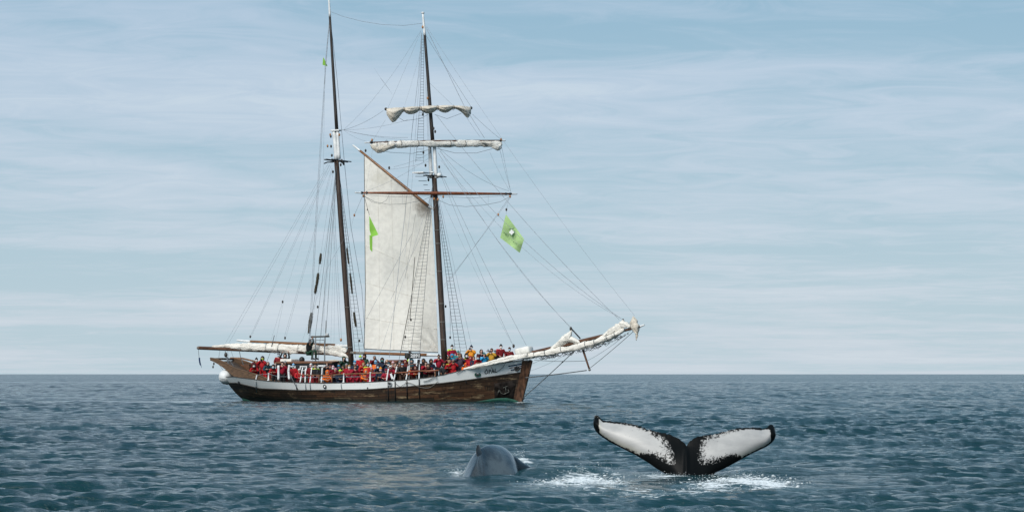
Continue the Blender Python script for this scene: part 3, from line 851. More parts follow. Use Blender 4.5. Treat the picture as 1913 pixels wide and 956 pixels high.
# ---- sails
mat_sail_nodes, mk_spot = SPOTS
base_link = mat_sail_nodes.b.inputs['Base Color'].links[0].from_socket
cc = mk_spot(tuple(SL(796, 384, .1)), 0.95, (0.8, 0.8, 1.0), 0.75, (0.12, 0.09, 0.06), base_link)
cc = mk_spot(tuple(SL(800, 640, .1)), 1.5, (0.9, 0.9, 0.55), 0.22, (0.36, 0.35, 0.31), cc)
cc = mk_spot(tuple(SL(712, 332, .4)), 0.55, (0.55, 0.55, 0.9), 0.25, (0.42, 0.39, 0.28), cc)
cc = mk_spot(tuple(SL(795, 560, .1)), 2.4, (1.0, 1.0, 0.35), 0.06, (0.45, 0.43, 0.38), cc)
mat_sail_nodes.l(cc, mat_sail_nodes.b.inputs['Base Color'])
for n_s in mat_sail_nodes.t.nodes:
    if n_s.type == 'BSDF_TRANSLUCENT': mat_sail_nodes.l(cc, n_s.inputs[0])
foresail = child('foresail', (0, 0, 0))
def fore_pt(a, b):
    """a 0 leech .. 1 luff, b 0 head .. 1 foot"""
    lu = interp(b, [0, .3, .7, 1], [680.5, 681.2, 682.6, 680.5]); ru = interp(b, [0, .35, 1], [805.5, 811.5, 818.5])
    tl, tr = 286.0, 388.5; fl_l, fl_r = 651.0, 656.5
    u = lu + (ru - lu) * a
    vt = tl + (tr - tl) * (a ** 0.97) ; vb = fl_l + (fl_r - fl_l) * a + 1.5 * math.sin(math.pi * a * 0.9) * (1 if a < .4 else 0.6) + 2.5 * max(0, a - .6)
    v_ = vt + (vb - vt) * b
    t = 0.5 * (1 - a) + 0.55 * math.sin(math.pi * min(max(a, 0), 1)) * math.sin(math.pi * min(1, b * 0.95 + .03)) * (-0.6)
    # folds gathered at the tack and throat
    tack = math.exp(-((1 - a) * 3.2) ** 2 - ((1 - b) * 4.5) ** 2)
    ang = math.atan2((1 - b) * 3, (1.02 - a))
    t += 0.10 * tack * math.sin(ang * 15) + 0.02 * math.sin(b * 17 + a * 3) * (1 - a) + 0.035 * math.sin(a * 26 + b * 2.0) * (0.3 + 0.7 * b) * 0.5
    return SL(u, v_, t)
PANELS = 5
for p_ in range(PANELS):          # cloth panels sewn edge to edge, seams proud
    a0, a1 = p_ / PANELS, (p_ + 1) / PANELS
    nu, nv = 9, 60
    v = [fore_pt(a0 + (a1 - a0) * i / (nu - 1), j / (nv - 1)) for i in range(nu) for j in range(nv)]
    off = Vector((0, 0.012, 0)); n0 = len(v)
    v += [x + off for x in v]
    f = grid_faces(nu, nv) + [tuple(reversed([k + n0 for k in q])) for q in grid_faces(nu, nv)]
    mesh_obj('cloth_panel', v, f, M['sail'], foresail, True)
    if p_:
        m = MB(); m.tube([fore_pt(a0, j / 39) + Vector((0, -0.006, 0)) for j in range(40)], 0.009, 4); m.build('seam', M['furled'], foresail)
m = MB(); m.tube([fore_pt(i / 30, 1.0) for i in range(31)], 0.032, 5); m.tube([fore_pt(0.0, i / 40) for i in range(41)], 0.022, 5); m.build('bolt_rope', M['rope'], foresail)
for b in (0.47, 0.66, 0.84):
    m = MB(); m.tube([fore_pt(i / 20, b + 0.0) + Vector((0, -0.012, 0)) for i in range(21)], 0.010, 4); m.build('reef_band', M['furled'], foresail)

def furl(name, pts, rad, mat, par, seed=0, squash=1.0, folds=5, wob=0.27, nseg=22, per=0.55, n=None):
    """a sail rolled up along its spar: gathered between its gaskets, folds running lengthwise"""
    L_ = sum((Vector(pts[i + 1]) - Vector(pts[i])).length for i in range(len(pts) - 1))
    n = n or max(12, int(L_ * 14)); cs = catmull(pts, n); v = []
    xs = [i / (len(rad) - 1) for i in range(len(rad))]
    for i, c in enumerate(cs):
        a = i / (n - 1); r_ = interp(a, xs, rad)
        d = (cs[min(i + 1, n - 1)] - cs[max(i - 1, 0)]).normalized()
        sd_ = d.cross(Vector((0, 0, 1)))
        sd_.normalize(); up = sd_.cross(d)
        pinch = 1 - 0.22 * max(0, math.cos(2 * math.pi * a * L_ / per)) ** 6
        for k in range(nseg):
            th = 2 * math.pi * k / nseg
            w_ = mn.noise(Vector((a * L_ * 1.1, math.cos(th) * 1.3 + seed, math.sin(th) * 1.3))) * 0.9 + mn.noise(Vector((a * L_ * 2.8 + 7, math.cos(th) * 3.1 + seed, math.sin(th) * 3.1))) * 0.6
            rr = r_ * pinch * (1 + 0.13 * mn.noise(Vector((a * L_ * 6.5, math.cos(th) * 4 + seed, math.sin(th) * 4))) + wob * 1.6 * w_ + 0.09 * math.sin(folds * th + a * L_ * 2.1 + seed))
            v.append(c + sd_ * (rr * math.cos(th) * 0.85) + up * (rr * math.sin(th) * squash))
    f = grid_faces(n, nseg, True) + [tuple(range(nseg)), tuple(reversed([(n - 1) * nseg + k for k in range(nseg)]))]
    return mesh_obj(name, v, f, M[mat], par, True)
def gasket(c, r_, par, d=Vector((1, 0, 0)), mat='rope_pale'):
    sd_ = d.cross(Vector((0, 0, 1))).normalized(); up = sd_.cross(d)
    m = MB(); m.torus(c, (sd_, up, d), r_, 0.016, 14, 4); m.build('gasket', M[mat], par)
# furled mainsail between boom and gaff
mainsail = child('furled_mainsail')
furl('bundle', [SL(396, 646.5, .35), SL(430, 646.2, .3), SL(470, 647.5, .28), SL(520, 650.5, .22), SL(565, 652.0, .16), SL(600, 652.5, .1), SL(645, 656.5, .02)],
     [0.05, 0.12, 0.22, 0.27, 0.27, 0.26, 0.27, 0.25, 0.22], 'furled', mainsail, 3, 1.05, 6, 0.28, 22, 0.9)
furl('bundle', [SL(598, 654, .2), SL(620, 659, .2), SL(640, 662.5, .15), SL(652, 668.5, .1)], [0.06, 0.16, 0.15, 0.03], 'furled', mainsail, 9, 1.0, 5, 0.3)
furl('bundle', [SL(612, 646.5, .12), SL(632, 650, .12), SL(648, 656, .08)], [0.08, 0.16, 0.14], 'furled', mainsail, 11, 1.0, 5, 0.3)
for u in (500, 523, 560, 585): gasket(SL(u, interp(u, [470, 600], [648.5, 653]), .2), 0.31, mainsail)
# furled squares
topsail = child('furled_topsail')
furl('bundle', [TY(694, 274.5), TY(705, 273), TY(740, 270), TY(790, 268.8), TY(850, 268.5), TY(900, 268.5), TY(937, 269.5)], [0.12, 0.20, 0.20, 0.19, 0.185, 0.19, 0.20, 0.16], 'furled', topsail, 21, 1.12, 4, 0.16, 20, 1.5)
furl('bundle', [TY(692, 270, .55), TY(703, 279, .55), TY(716, 278, .55), TY(738, 270, .5)], [0.05, 0.18, 0.16, 0.04], 'furled_warm', topsail, 24, 1.0, 5, 0.3)
furl('bundle', [TY(900, 265, .5), TY(918, 270, .55), TY(930, 276, .55), TY(936, 270, .5)], [0.05, 0.17, 0.20, 0.06], 'furled', topsail, 27, 1.0, 5, 0.3)
for u in (722, 748, 780, 840, 868, 905): gasket(TY(u, 268.6), 0.22, topsail, Vector((math.cos(BETA + PSI), math.sin(BETA + PSI), 0)), 'topmast')
gallant = child('furled_topgallant_sail')
def lobe(u0, v0, u1, v1, depth, seed, mat):
    """one pocket of cloth hanging in a festoon between two gaskets; depth: list of drops in photo px"""
    nu, nv = 26, 15; v = []
    for i in range(nu):
        a = i / (nu - 1); u = u0 + (u1 - u0) * a; vt = v0 + (v1 - v0) * a - 1.2 * math.sin(math.pi * a)
        dp = interp(a, [k / (len(depth) - 1) for k in range(len(depth))], depth)
        bulge = 0.10 + 0.30 * math.sin(math.pi * a) ** 0.7
        for j in range(nv):
            if j < 11:
                b = j / 10; fr = bulge * math.sin(math.pi * min(1, 0.12 + 0.88 * b) ** 0.8)
                fold = 0.045 * math.sin((b * 7 + 2.2 * abs(a - 0.5) * b * 2 + seed) * 2.4) * (0.3 + 0.7 * math.sin(math.pi * a))
                v.append(GY(u, vt + dp * b, 0.26 + 0.10 + fr + fold))
            else:
                b = 1 - (j - 10) / 5; v.append(GY(u, vt + dp * b, 0.16))
    f = grid_faces(nu, nv, True) + [tuple(range(nv)), tuple(reversed([(nu - 1) * nv + k for k in range(nv)]))]
    return mesh_obj('bundle', v, f, M[mat], gallant, True)
lobe(722, 203.5, 755, 201.5, [10, 20, 27.5, 26, 20, 13, 5], 1, 'furled_warm')
lobe(753, 201.5, 785, 199.5, [5, 11, 14, 14.5, 13.5, 11, 5], 2, 'furled_warm')
lobe(784, 199.5, 818, 198, [5, 11, 14, 15, 14, 11, 5], 3.3, 'furled_warm')
lobe(816, 198, 848, 197.8, [5, 10.5, 13.5, 14.5, 13, 9, 4], 4.1, 'furled_warm')
lobe(846, 197.8, 880, 200.5, [4, 6, 8, 11, 15, 20, 21, 12], 5.7, 'furled_warm')
for u, v_ in ((754, 202), (785, 200), (817, 198.5), (847, 198.5)): gasket(GY(u, v_ + 3, .45), 0.16, gallant, Vector((math.cos(BETA + PSI), math.sin(BETA + PSI), 0)), 'topmast')
# headsails furled along bowsprit and rail
heads = child('furled_headsails')
furl('bundle', [SL(866, 689, 2.3), SL(895, 683, 2.2), SL(925, 675.5, 1.75), SL(955, 668.5, 1.1), SL(985, 662.5, .55)], [0.06, 0.15, 0.17, 0.18, 0.16], 'furled', heads, 31, .8, 5, 0.3)
furl('bundle', [SL(905, 682.5, 2.35), SL(935, 676, 1.75), SL(965, 669.5, 1.1), SL(992, 665.5, .4)], [0.04, 0.07, 0.09, 0.08], 'furled', heads, 36, .9, 5, 0.3)
furl('bundle', [SL(975, 667, .35), SL(1000, 663, .3), SL(1040, 655.5, .25), SL(1080, 647.5, .25), SL(1115, 638.5, .22), SL(1145, 626.5, .2), SL(1166, 615, .18)],
     [0.16, 0.20, 0.19, 0.20, 0.20, 0.19, 0.18, 0.12], 'furled', heads, 33, .95, 6, 0.34, 20, 0.6)
furl('bundle', [SL(1030, 652, .1), SL(1048, 640, .1), SL(1060, 629, .1), SL(1068, 617, .05)], [0.12, 0.25, 0.28, 0.05], 'furled', heads, 35, .9, 6, 0.25)
furl('bundle', [SL(1056, 632, .1), SL(1070, 634, .1), SL(1083, 640, .1)], [0.2, 0.22, 0.08], 'furled', heads, 38, .9, 6, 0.3)
furl('bundle', [SL(1120, 631, .05), SL(1140, 620.5, .05), SL(1156, 611, .05), SL(1165, 598, .05)], [0.08, 0.20, 0.26, 0.08], 'furled', heads, 41, .9, 6, 0.26)
furl('bundle', [SL(1158, 604, .1), SL(1168, 606, .1), SL(1178, 610, .1)], [0.18, 0.22, 0.10], 'furled', heads, 44, .9, 6, 0.3)
furl('bundle', [SL(1183, 590.5, .05), SL(1184.5, 600, .1), SL(1187.5, 611, .1), SL(1189.5, 622, .1), SL(1188.5, 636, .08)], [0.03, 0.22, 0.26, 0.12, 0.015], 'furled_warm', heads, 47, .9, 4, 0.3)
for i, u in enumerate((1000, 1020, 1050, 1095, 1112, 1135, 1150)):
    gasket(SL(u, interp(u, [1000, 1040, 1080, 1115, 1150], [663, 655.5, 647.5, 638.5, 624]), .24), 0.22, heads, Vector((.95, 0, .3)).normalized(), 'rope')
# loops of net and line below the bowsprit
net = MB(); rn = random.Random(5)
for i in range(70):
    u = rn.uniform(1005, 1160); vc = interp(u, [1000, 1040, 1080, 1115, 1160], [668, 661, 653, 644, 624]); a = SL(u, vc + rn.uniform(-1, 2), rn.uniform(-.3, .5)); b = SL(u + rn.uniform(6, 16), vc + rn.uniform(0, 4) - 2.2, rn.uniform(-.3, .5))
    mid = (a + b) / 2 - Vector((0, 0, rn.uniform(0.05, 0.22))); net.tube([a, mid, b], 0.013, 4, False)
o_n = net.build('bowsprit_net', M['rope'], ship)
m = MB(); m.box((0, 0, 0), (0.52, 0.35, 0.24), (Vector((.93, 0, .18)).normalized(), Vector((0, 1, 0)), Vector((-.18, 0, .93)).normalized()), 0.14)
o = m.build('canvas_cover', M['cover'], ship); o.location = SL(979, 655.5, .1); o['label'] = 'white rounded canvas cover over deck gear at the bow'

# ---- rigging
def rope(name, a, b, r_=0.012, sag=0.0, mat='wire', par=None, n=9):
    a, b = (SL(*a) if isinstance(a, tuple) else a), (SL(*b) if isinstance(b, tuple) else b)
    pts = []
    for i in range(n):
        x = i / (n - 1); p = a.lerp(b, x); p.z -= sag * 4 * x * (1 - x); pts.append(p)
    if mat == 'wire': r_ *= .78
    m = MB(); m.tube(pts, r_, 4, False); return m.build(name, M[mat], par or ship)
def poly(name, pts, r_=0.012, mat='wire', par=None):
    m = MB(); m.tube([SL(*p) if isinstance(p, tuple) else p for p in pts], r_, 4, False); return m.build(name, M[mat], par or ship)
def block(p, mat='block', par=None, r_=0.085):
    p = SL(*p) if isinstance(p, tuple) else p
    m = MB(); m.ball(p, (r_ * 0.75, r_ * 0.7, r_ * 1.15), 8, 6); return m.build('block', M[mat], par or ship)
# triatic stay, topmast stays and backstays of the main
poly('triatic_stay', [(617, 22, 0), (640, 31, 0), (675, 40, 0), (715, 46.5, 0), (755, 48, 0), (789, 44, 0)], 0.011)
for du in (0, 2.2):
    poly('topmast_backstay', [(615.5 + du * .2, 38, 0), (608 + du * .5, 120, .4), (596 + du, 305, 1.1), (590 + du, 400, 1.6), (577 + du, 640, 2.7)], 0.015)
poly('topmast_backstay', [(617.5, 38, 0), (630, 150, -.3), (643.5, 305, -1.1), (655, 420, -1.6), (676, 540, -2.0), (684, 664, -2.8)], 0.016)
poly('flag_halyard', [(615, 38, 0), (607, 120, .2), (604, 320, .5)], 0.006)
# main shrouds: starboard (left fan) and port (right fan) with ratlines
def fan(top, feet, r_, name='shroud', rat=0, v_lo=645, v_hi=340, par=None, rmat='rope', skip=1):
    lines = []
    for fu, fv, ft in feet:
        a = SL(*top); b = SL(fu, fv, ft); rope(name, a, b, r_, 0.0, 'rope', par, 5); lines.append((a, b))
    if rat:
        m = MB()
        ztop, zlo = SL(0 + top[0], v_hi, 0).z, SL(feet[0][0], v_lo, feet[0][2]).z
        for i in range(rat):
            z = zlo + (ztop - zlo) * i / (rat - 1); pts = []
            for a, b in lines:
                x = (a.z - z) / (a.z - b.z); pts.append(a.lerp(b, x))
            for p, q in zip(pts, pts[1:]):
                md = (p + q) / 2 - Vector((0, 0, min(0.04, (p - q).length * 0.06))); m.tube([p, md, q], 0.008, 4, False)
        o = m.build('ratline_ladder', M[rmat], ship); o['kind'] = 'stuff'
fan((629, 306, 0.1), [(580, 700, 2.9), (592, 700, 2.95), (604, 700, 2.98)], 0.014)
fan((631, 306, -0.1), [(664, 668, -2.9), (673, 668, -2.95), (682.5, 668, -2.98)], 0.016, rat=44, v_lo=652, v_hi=345)
# fore shrouds
fan((810, 338, 0.1), [(740, 700, 2.95), (761.5, 700, 2.98), (781, 700, 3.0)], 0.016, rat=42, v_lo=655, v_hi=385)
fan((812, 338, -0.1), [(852, 668, -2.95), (862, 668, -2.9), (875, 668, -2.85)], 0.015, rat=42, v_lo=655, v_hi=385)
rope('shroud', (815, 345, 0), (884, 660, -2.7), 0.010)
rope('backstay', (813, 338, 0), (697, 700, 2.95), 0.010)
# white painted lower ends of the shrouds
for a, b in (((560.5, 715.5), (565.5, 686)), ((570, 715.5), (570.8, 688)), ((579, 715.5), (582.5, 686)), ((600.5, 715.5), (602, 686)), ((722, 712), (725.8, 688)),
             ((735.5, 711.5), (741.5, 684)), ((758.5, 711), (763, 682)), ((783, 708.4), (783.3, 680))):
    spar('turnbuckle', SL(a[0], a[1], 2.98), SL(b[0], b[1], 2.8), 0.05, 0.042, 'white', None, 6)
for a, b, t in (((520.5, 709.5), (520.3, 682), 2.6), ((540.5, 708), (539, 694), 2.7), ((539, 694), (540.5, 681.5), 2.5), ((734, 708), (730, 698), 2.9)):
    spar('davit', SL(a[0], a[1], t), SL(b[0], b[1], t), 0.085, 0.07, 'white', None, 8)
# topmast shroud ladder on the fore topmast
for du in (0, 1):
    poly('topmast_shroud', [(788.5 + du * 3, 66, .1 + du * .15), (785 + du * 6.5, 180, .25 + du * .2), (776.5 + du * 15, 303, .6 + du * .3)], 0.012, 'rope')
m = MB()
for i in range(44):
    v_ = 74 + i * 5.25; f_ = interp(v_, [66, 180, 303], [0, .48, 1])
    a = SL(interp(v_, [66, 180, 303], [788.5, 785, 776.5]), v_, .1 + .5 * f_); b = SL(interp(v_, [66, 180, 303], [791.5, 791.5, 791.5]), v_, .25 + .65 * f_)
    m.tube([a, b], 0.010, 4, False)
o = m.build('ratline_ladder', M['rope'], ship); o['kind'] = 'stuff'
poly('backstay', [(787.5, 62, 0), (782, 138, .2), (769, 251, .9), (757, 397, 1.5), (747, 480, 1.9), (727, 668, 2.9)], 0.015)
poly('backstay', [(788.5, 62, 0), (784, 138, .1), (776, 251, .6), (766, 397, 1.2), (756, 480, 1.8)], 0.008)
for du in (0, 4, 8):
    rope('halyard', (794 + du * .4, 140 + du * 3, .1), (802 + du * .5, 325, .2), 0.008)
# stays running forward
H = [('fore_stay', (818, 285, 0), (1066, 612, 0), 0.016, 0.55), ('jib_stay', (822, 283, 0), (1161, 595, 0), 0.014, 0.75), ('flying_jib_stay', (815, 215, 0), (1157, 597, 0), 0.016, 0.45),
     ('royal_stay', (797, 50, 0), (1186, 590, 0), 0.009, 0.5), ('inner_stay', (820, 318, 0), (959, 646, .2), 0.014, 0.25), ('inner_stay', (822, 318, 0), (984, 646, 0), 0.016, 0.2),
     ('jib_halyard', (824, 300, 0), (1163, 596, 0), 0.010, 1.0), ('jib_halyard', (812, 262, 0), (1068, 612, 0), 0.009, 0.9), ('downhaul', (818, 355, 0), (955, 640, .5), 0.009, 0.2)]
for nm, a, b, r_, sg in H: rope(nm, a, b, r_, sg, 'wire', None, 14)
poly('topmast_stay', [(796, 52, 0), (867.5, 199, -.1), (905, 258, -.15)], 0.015)
block((959.5, 646, .2), 'block_dark', None, .11); block((1066.5, 614, 0), 'block_dark', None, .12); block((1164, 598, 0), 'block_dark', None, .09)
m = MB(); m.tube([SL(1066, 612, 0), SL(1084, 632, 0)], 0.045, 6); m.build('club_strut', M['black'], ship)
# lifts, braces, foot ropes of the yards
rope('yard_lift', (793, 62, 0), GY(881, 201), 0.012, .05); rope('yard_lift', (786, 60, 0), GY(725, 201), 0.010, .05); rope('yard_lift', (788, 90, 0), GY(756, 197), 0.008, .05)
rope('yard_lift', (797, 150, 0), GY(845, 196), 0.008, 0)
rope('sheet', GY(883, 214), TY(938, 262), 0.012, .05); rope('sheet', GY(868, 213), TY(897, 256), 0.009, .05); rope('sheet', GY(720, 224), TY(697, 262), 0.010, .0)
rope('sheet', TY(932, 272), LY(955, 360), 0.011, .1); rope('sheet', TY(936, 268), LY(954, 358), 0.011, 0); rope('sheet', TY(915, 284), LY(952, 356), 0.009, .1)
rope('sheet', TY(697, 272), LY(683, 357), 0.007, .1)
rope('yard_lift', (818, 275, 0), LY(951, 357), 0.011, .35); rope('yard_lift', (806, 292, 0), LY(684, 357), 0.009, .2); rope('buntline', (806, 285, 0), (735, 312, .3), 0.009, .1); rope('buntline', (806, 300, 0), (722, 317, .35), 0.009, .1)
hub = (641.6, 243, 0)
poly('brace_pendant', [(628, 243, 0), hub], 0.014)
for tgt, r_, sg in ((GY(716, 207), 0.013, .15), (GY(762, 224), 0.009, .15), (TY(762, 257), 0.013, .15), (TY(684, 264), 0.009, .1), (SL(786, 58, 0), 0.008, .5), (TY(800, 262), 0.008, .2)):
    rope('brace', hub, tgt, r_, sg)
rope('brace', LY(953, 366), (830, 537, .5), 0.013, .05); rope('brace', LY(955, 367), (830, 532, .5), 0.011, .1)
rope('brace', LY(679, 362), (662, 402, .6), 0.010, 0); rope('brace', (661, 404, .6), (645, 470, .7), 0.007, 0); block((662, 402, .6)); block((930.8, 401, -.5))
def footrope(F, us, vs, r_=0.010): poly('foot_rope', [F(u, v_) for u, v_ in zip(us, vs)], r_, 'rope')
footrope(LY, [680, 700, 726, 755, 790, 808], [366, 377, 382, 381, 374, 366]); footrope(LY, [680, 694, 710, 722, 727], [366, 377, 381, 374, 364], .008)
footrope(LY, [815, 840, 870, 905, 935, 953], [372, 383, 386, 383, 377, 367]); footrope(LY, [676, 740, 808], [364, 368, 366], .008); footrope(LY, [815, 880, 953], [366, 370, 365], .008)
footrope(TY, [700, 730, 770, 805], [278, 285, 287, 279]); footrope(TY, [815, 850, 890, 920], [277, 286, 286, 278], .011); footrope(GY, [735, 755, 785, 800], [214, 226, 222, 214]); footrope(GY, [812, 835, 862], [214, 222, 212])
for u in (727, 752, 878, 912): rope('stirrup', LY(u, 363), LY(u, 381), 0.008)
for p in (LY(679, 366), LY(953, 367)): block(p)
for p in ((806.5, 367, .3), (811, 371.5, .4), (818, 372.5, .3), (828, 367.5, .2), (789.5, 51, .1), (799, 183.5, .2), (617, 252, .1), (634, 252, .1), (612, 273, .2)): block(p, 'block')
for p in (TY(695, 262), TY(936, 261)): block(p, 'block', None, .09)
for p in ((618.5, 273.5, .1), (620, 290.5, .1), (618, 255, .1), (622, 321, .1), (636.5, 308, 0), (638.5, 300, 0), (791, 285, .3), (795, 309, .2), (820.5, 312, .1), (800.5, 336, .3), (790, 214, .2), (810, 240, .2), (813, 246, .2), (727, 313.5, .4), (683, 281.5, .6), (642, 306, -.3)): block(p, 'block_dark', None, 0.09)
# radar bar and small gear at the fore hounds
m = MB(); m.box(SL(787, 323, .9), (0.42, 0.42, 0.035), None, .01); m.build('radar_scanner', M['white'], ship)
m = MB(); m.ball(SL(820.5, 327, .2), (0.16, 0.16, 0.14), 10, 8); m.build('radar_dome', M['white'], ship)
for u0, u1, v_ in ((776, 793, 329.5), (782, 797, 338), (791, 799, 345.5), (793, 803, 355)): rope('antenna_arm', (u0, v_, .4), (u1, v_, .3), 0.016, 0, 'black')
rope('antenna_whip', (774.5, 322, .6), (774.5, 309, .6), .008, 0, 'wire'); m = MB(); m.ball(SL(807, 322, .3), (.14, .1, .06)); m.build('mast_light', M['white'], ship)
# a spar-like whisker antenna high between the masts
rope('wind_vane_rod', (711, 146, 0), (728, 169, 0), 0.016, 0, 'wire'); rope('vane_line', (699, 128, 0), (711, 146, 0), 0.005); rope('vane_line', (728, 169, 0), (732, 176, 0), 0.005)
# topping lifts and falls of the main boom and gaff
for (ta, tb, ends) in (((594.8, 312), (597.3, 314), ((420, 643), (426, 643))), ((598, 314), (600.5, 316), ((467, 629), (469, 629))), ((602, 320), (604, 320), ((531, 630), (534, 630)))):
    for tp, en in zip((ta, tb), ends): rope('topping_lift', (tp[0] + 18, tp[1] - 6, .1), (en[0], en[1], .3), 0.0085, 0.0)
block((467.6, 628.5, .3), 'block_dark'); block((532.5, 631, .3), 'block_dark')
rope('vang', (606, 320, .1), (528.5, 561, .3), 0.006); block((528, 563.5, .3), 'block_dark'); rope('vang', (527, 566, .3), (505, 640, .3), 0.007); rope('vang', (529, 566, .3), (514, 640, .3), 0.007)
rope('sheet_line', (512.5, 626, .4), (506, 652, .4), 0.028, 0, 'rope'); rope('sheet_line', (506, 655, .4), (499, 674, .5), 0.016, 0, 'rope')
for u in (632, 636): rope('fall', (621 + (u - 632) * .8, 380, .3), (u + 2, 634, .3), 0.012)
block((637, 634.5, .3), 'block', None, .1)
rope('halyard', (622, 324, .1), (598.6, 479, 1.3), 0.010); rope('halyard', (628, 330, .1), (606, 520, 1.5), .009); rope('halyard', (624, 360, .2), (574, 656, .9), .008); rope('halyard', (630, 330, 0), (600, 628, .9), .010)
rope('halyard', (606, 520, 1.5), (605, 630, 2.), .012); rope('halyard', (626, 340, .2), (618, 640, .8), .007); rope('halyard', (627, 340, .2), (624, 640, .8), .007); rope('halyard', (815, 380, .2), (730, 560, .4), .009); rope('halyard', (770, 436, .5), (682, 600, 1.), .010)
rope('halyard', (646, 440, .3), (612, 500, .4), .008); rope('halyard', (612, 500, .4), (560, 650, .8), .007)
rope('vang', (776, 400, .3), (757, 520, .6), .008, 0, 'rope'); rope('vang', (800, 400, .3), (752, 655, 1.8), .008, 0, 'rope_pale')
for u0, v0, u1, v1, t in ((766, 567, 748, 660, 2.5), (775, 480, 766, 595, 2.2)): rope('chafing_batten', (u0, v0, t), (u1, v1, t), 0.022, 0, 'baggy')
for p in ((767.5, 597, 2.2), (757, 629, 2.4), (841, 630, -2.), (832.5, 572, -1.5), (671.5, 636, -2.), (593.5, 573, 1.)): block(p, 'block_dark', None, .085)
rope('lanyard', (841, 560, -2.), (841, 626, -2.), .012, 0, 'rope'); rope('halyard', (826, 600, .2), (832, 655, .3), .008, 0, 'rope')
# chafing gear: thick frayed rope round the shrouds
def baggy(u0, v0, u1, v1, t, r_):
    a, b = SL(u0, v0, t), SL(u1, v1, t); n = 14; rg = random.Random(int(u0 * 7 + v0)); m = MB()
    pts = [a.lerp(b, i / (n - 1)) for i in range(n)]
    m.tube(pts, [r_ * (0.55 + 0.6 * math.sin(math.pi * (i + .7) / n) ** .5 * rg.uniform(.75, 1.2)) for i in range(n)], 9)
    for i in range(60):
        p = a.lerp(b, rg.random()); d = Vector((rg.uniform(-1, 1), rg.uniform(-1, 1), rg.uniform(-1, .4))).normalized()
        m.tube([p, p + d * r_ * 1.5], 0.008, 3, False)
    m.build('chafing_gear', M['baggy'], ship)
baggy(599.5, 473, 597.3, 493, 1.3, .075); baggy(594.5, 510, 591.5, 534, 1.6, .085); baggy(591.5, 530, 588.5, 548, 1.7, .08); baggy(582, 584, 577, 622, 2.1, .10)
rope('shroud', (598.6, 478, 1.3), (576, 640, 2.3), .014, 0, 'rope')
baggy(648, 463, 651.5, 493, -1.4, .055); baggy(654, 510, 658, 548, -1.8, .06); baggy(661, 583, 665, 610, -2.4, .075)
# bowsprit rigging
rope('bobstay', (972, 747, 0), (1074, 654, 0), 0.026, .05, 'rope'); rope('bobstay', (1052, 675, 0), (1050, 676, 0), .05, 0, 'black')
rope('martingale', (982, 705, .3), (1096, 691.3, 0), 0.030, .02, 'rope'); rope('martingale', (1101, 688, 0), (1183, 619, 0), 0.017, .04, 'rope')
rope('martingale', (1096, 674, 0), (1178, 617, 0), 0.014, .12, 'wire'); rope('whisker_stay', (998, 672, .4), (1095, 673.5, 0), 0.014, .06, 'rope')
rope('whisker_stay', (989, 693, .4), (1064, 657, .1), 0.010, .1); rope('whisker_stay', (992, 680, -.5), (1030, 664, 0), 0.010, .0); rope('whisker_stay', (1012, 652, -.2), (1060, 641, 0), .013, 0, 'rope'); block((1173, 623, 0), 'block_dark', None, .05)
m = MB(); m.torus(SL(977, 743, 0), (Vector((1, 0, 0)), Vector((0, 0, 1)), Vector((0, 1, 0))), 0.09, .03, 10, 5); m.ball(SL(974, 746, 0), (.12, .08, .1)); m.build('bobstay_shackle', M['black'], ship)
# slack ropes along the topsides
for pts, r_ in (([(737, 714), (747, 721.5), (752, 719), (759, 714.6)], .014), ([(757, 714), (768, 715.5), (784, 722.6), (800, 724), (808.5, 720), (818, 712)], .018), ([(791, 712.5), (800, 710), (812, 703.5)], .022),
                ([(853, 697), (862, 692), (869, 690)], .020), ([(918, 685.5), (921, 690), (925, 694)], .014), ([(926, 695), (936, 689), (943, 681)], .016), ([(948, 696), (960, 692), (972, 689)], .010)):
    m = MB(); m.tube(catmull([HUV(u, v_, .06) for u, v_ in pts], 14), r_, 5); m.build('slack_line', M['rope_pale'] if r_ in (.018, .010) else M['rope'], ship)
for u, v0, v1 in ((478, 712, 732), (553, 716, 728), (570.5, 716, 729), (579, 716, 729), (637, 716, 726), (725, 713, 750), (738, 712, 749), (760, 711, 745), (783, 709, 745)):
    m = MB(); m.tube([HUV(u, v0, .03), HUV(u + .3, (v0 + v1) / 2, .045), HUV(u + 1.2, v1, .045)], 0.022 if v1 < 740 else 0.035, 5); m.build('chainplate', M['wire'] if v1 < 740 else M['black'], ship)
m = MB(); m.tube([HUV(543, 702, .1), HUV(556, 727, .06)], .03, 5); m.build('boat_boom_line', M['rope'], ship)

# ---- deck furniture
def rail_poly(name, pts, t, r_, mat): m = MB(); m.tube([SL(u, v_, tt) for (u, v_), tt in zip(pts, t if isinstance(t, list) else [t] * len(pts))], r_, 6); return m.build(name, M[mat], ship)
rail_poly('handrail', [(558, 699.8), (600, 700.2), (622, 700)], 3.0, .03, 'teak')
rail_poly('handrail', [(622, 699.8), (640, 698.6), (660, 697.8), (692, 697), (714, 696.2)], 3.05, .04, 'varnish')
rail_poly('handrail', [(737, 696.6), (758, 695), (781, 692.4), (800, 692.3), (820, 691.2)], 3.0, .045, 'yard_red')
rail_poly('handrail', [(741, 683), (760, 681), (778, 679)], 2.9, .028, 'yard_red')
rail_poly('handrail', [(557, 705), (640, 703.5), (700, 703)], 2.9, .018, 'wire'); rail_poly('handrail', [(478, 700), (502, 698), (520, 703), (545, 703)], 2.6, .010, 'wire')
for u, v0, v1, t in ((642.4, 698, 714.5, 3.05), (692, 695.5, 713.5, 3.1), (502, 697, 710.5, 2.6)):
    m = MB(); a, b = SL(u - .6, v1, t), SL(u, v0, t); m.tube([a, a.lerp(b, .12), a.lerp(b, .14), b, b + Vector((0, 0, .04))], [.09, .07, .048, .042, .075], 8); m.build('stanchion', M['white'], ship)
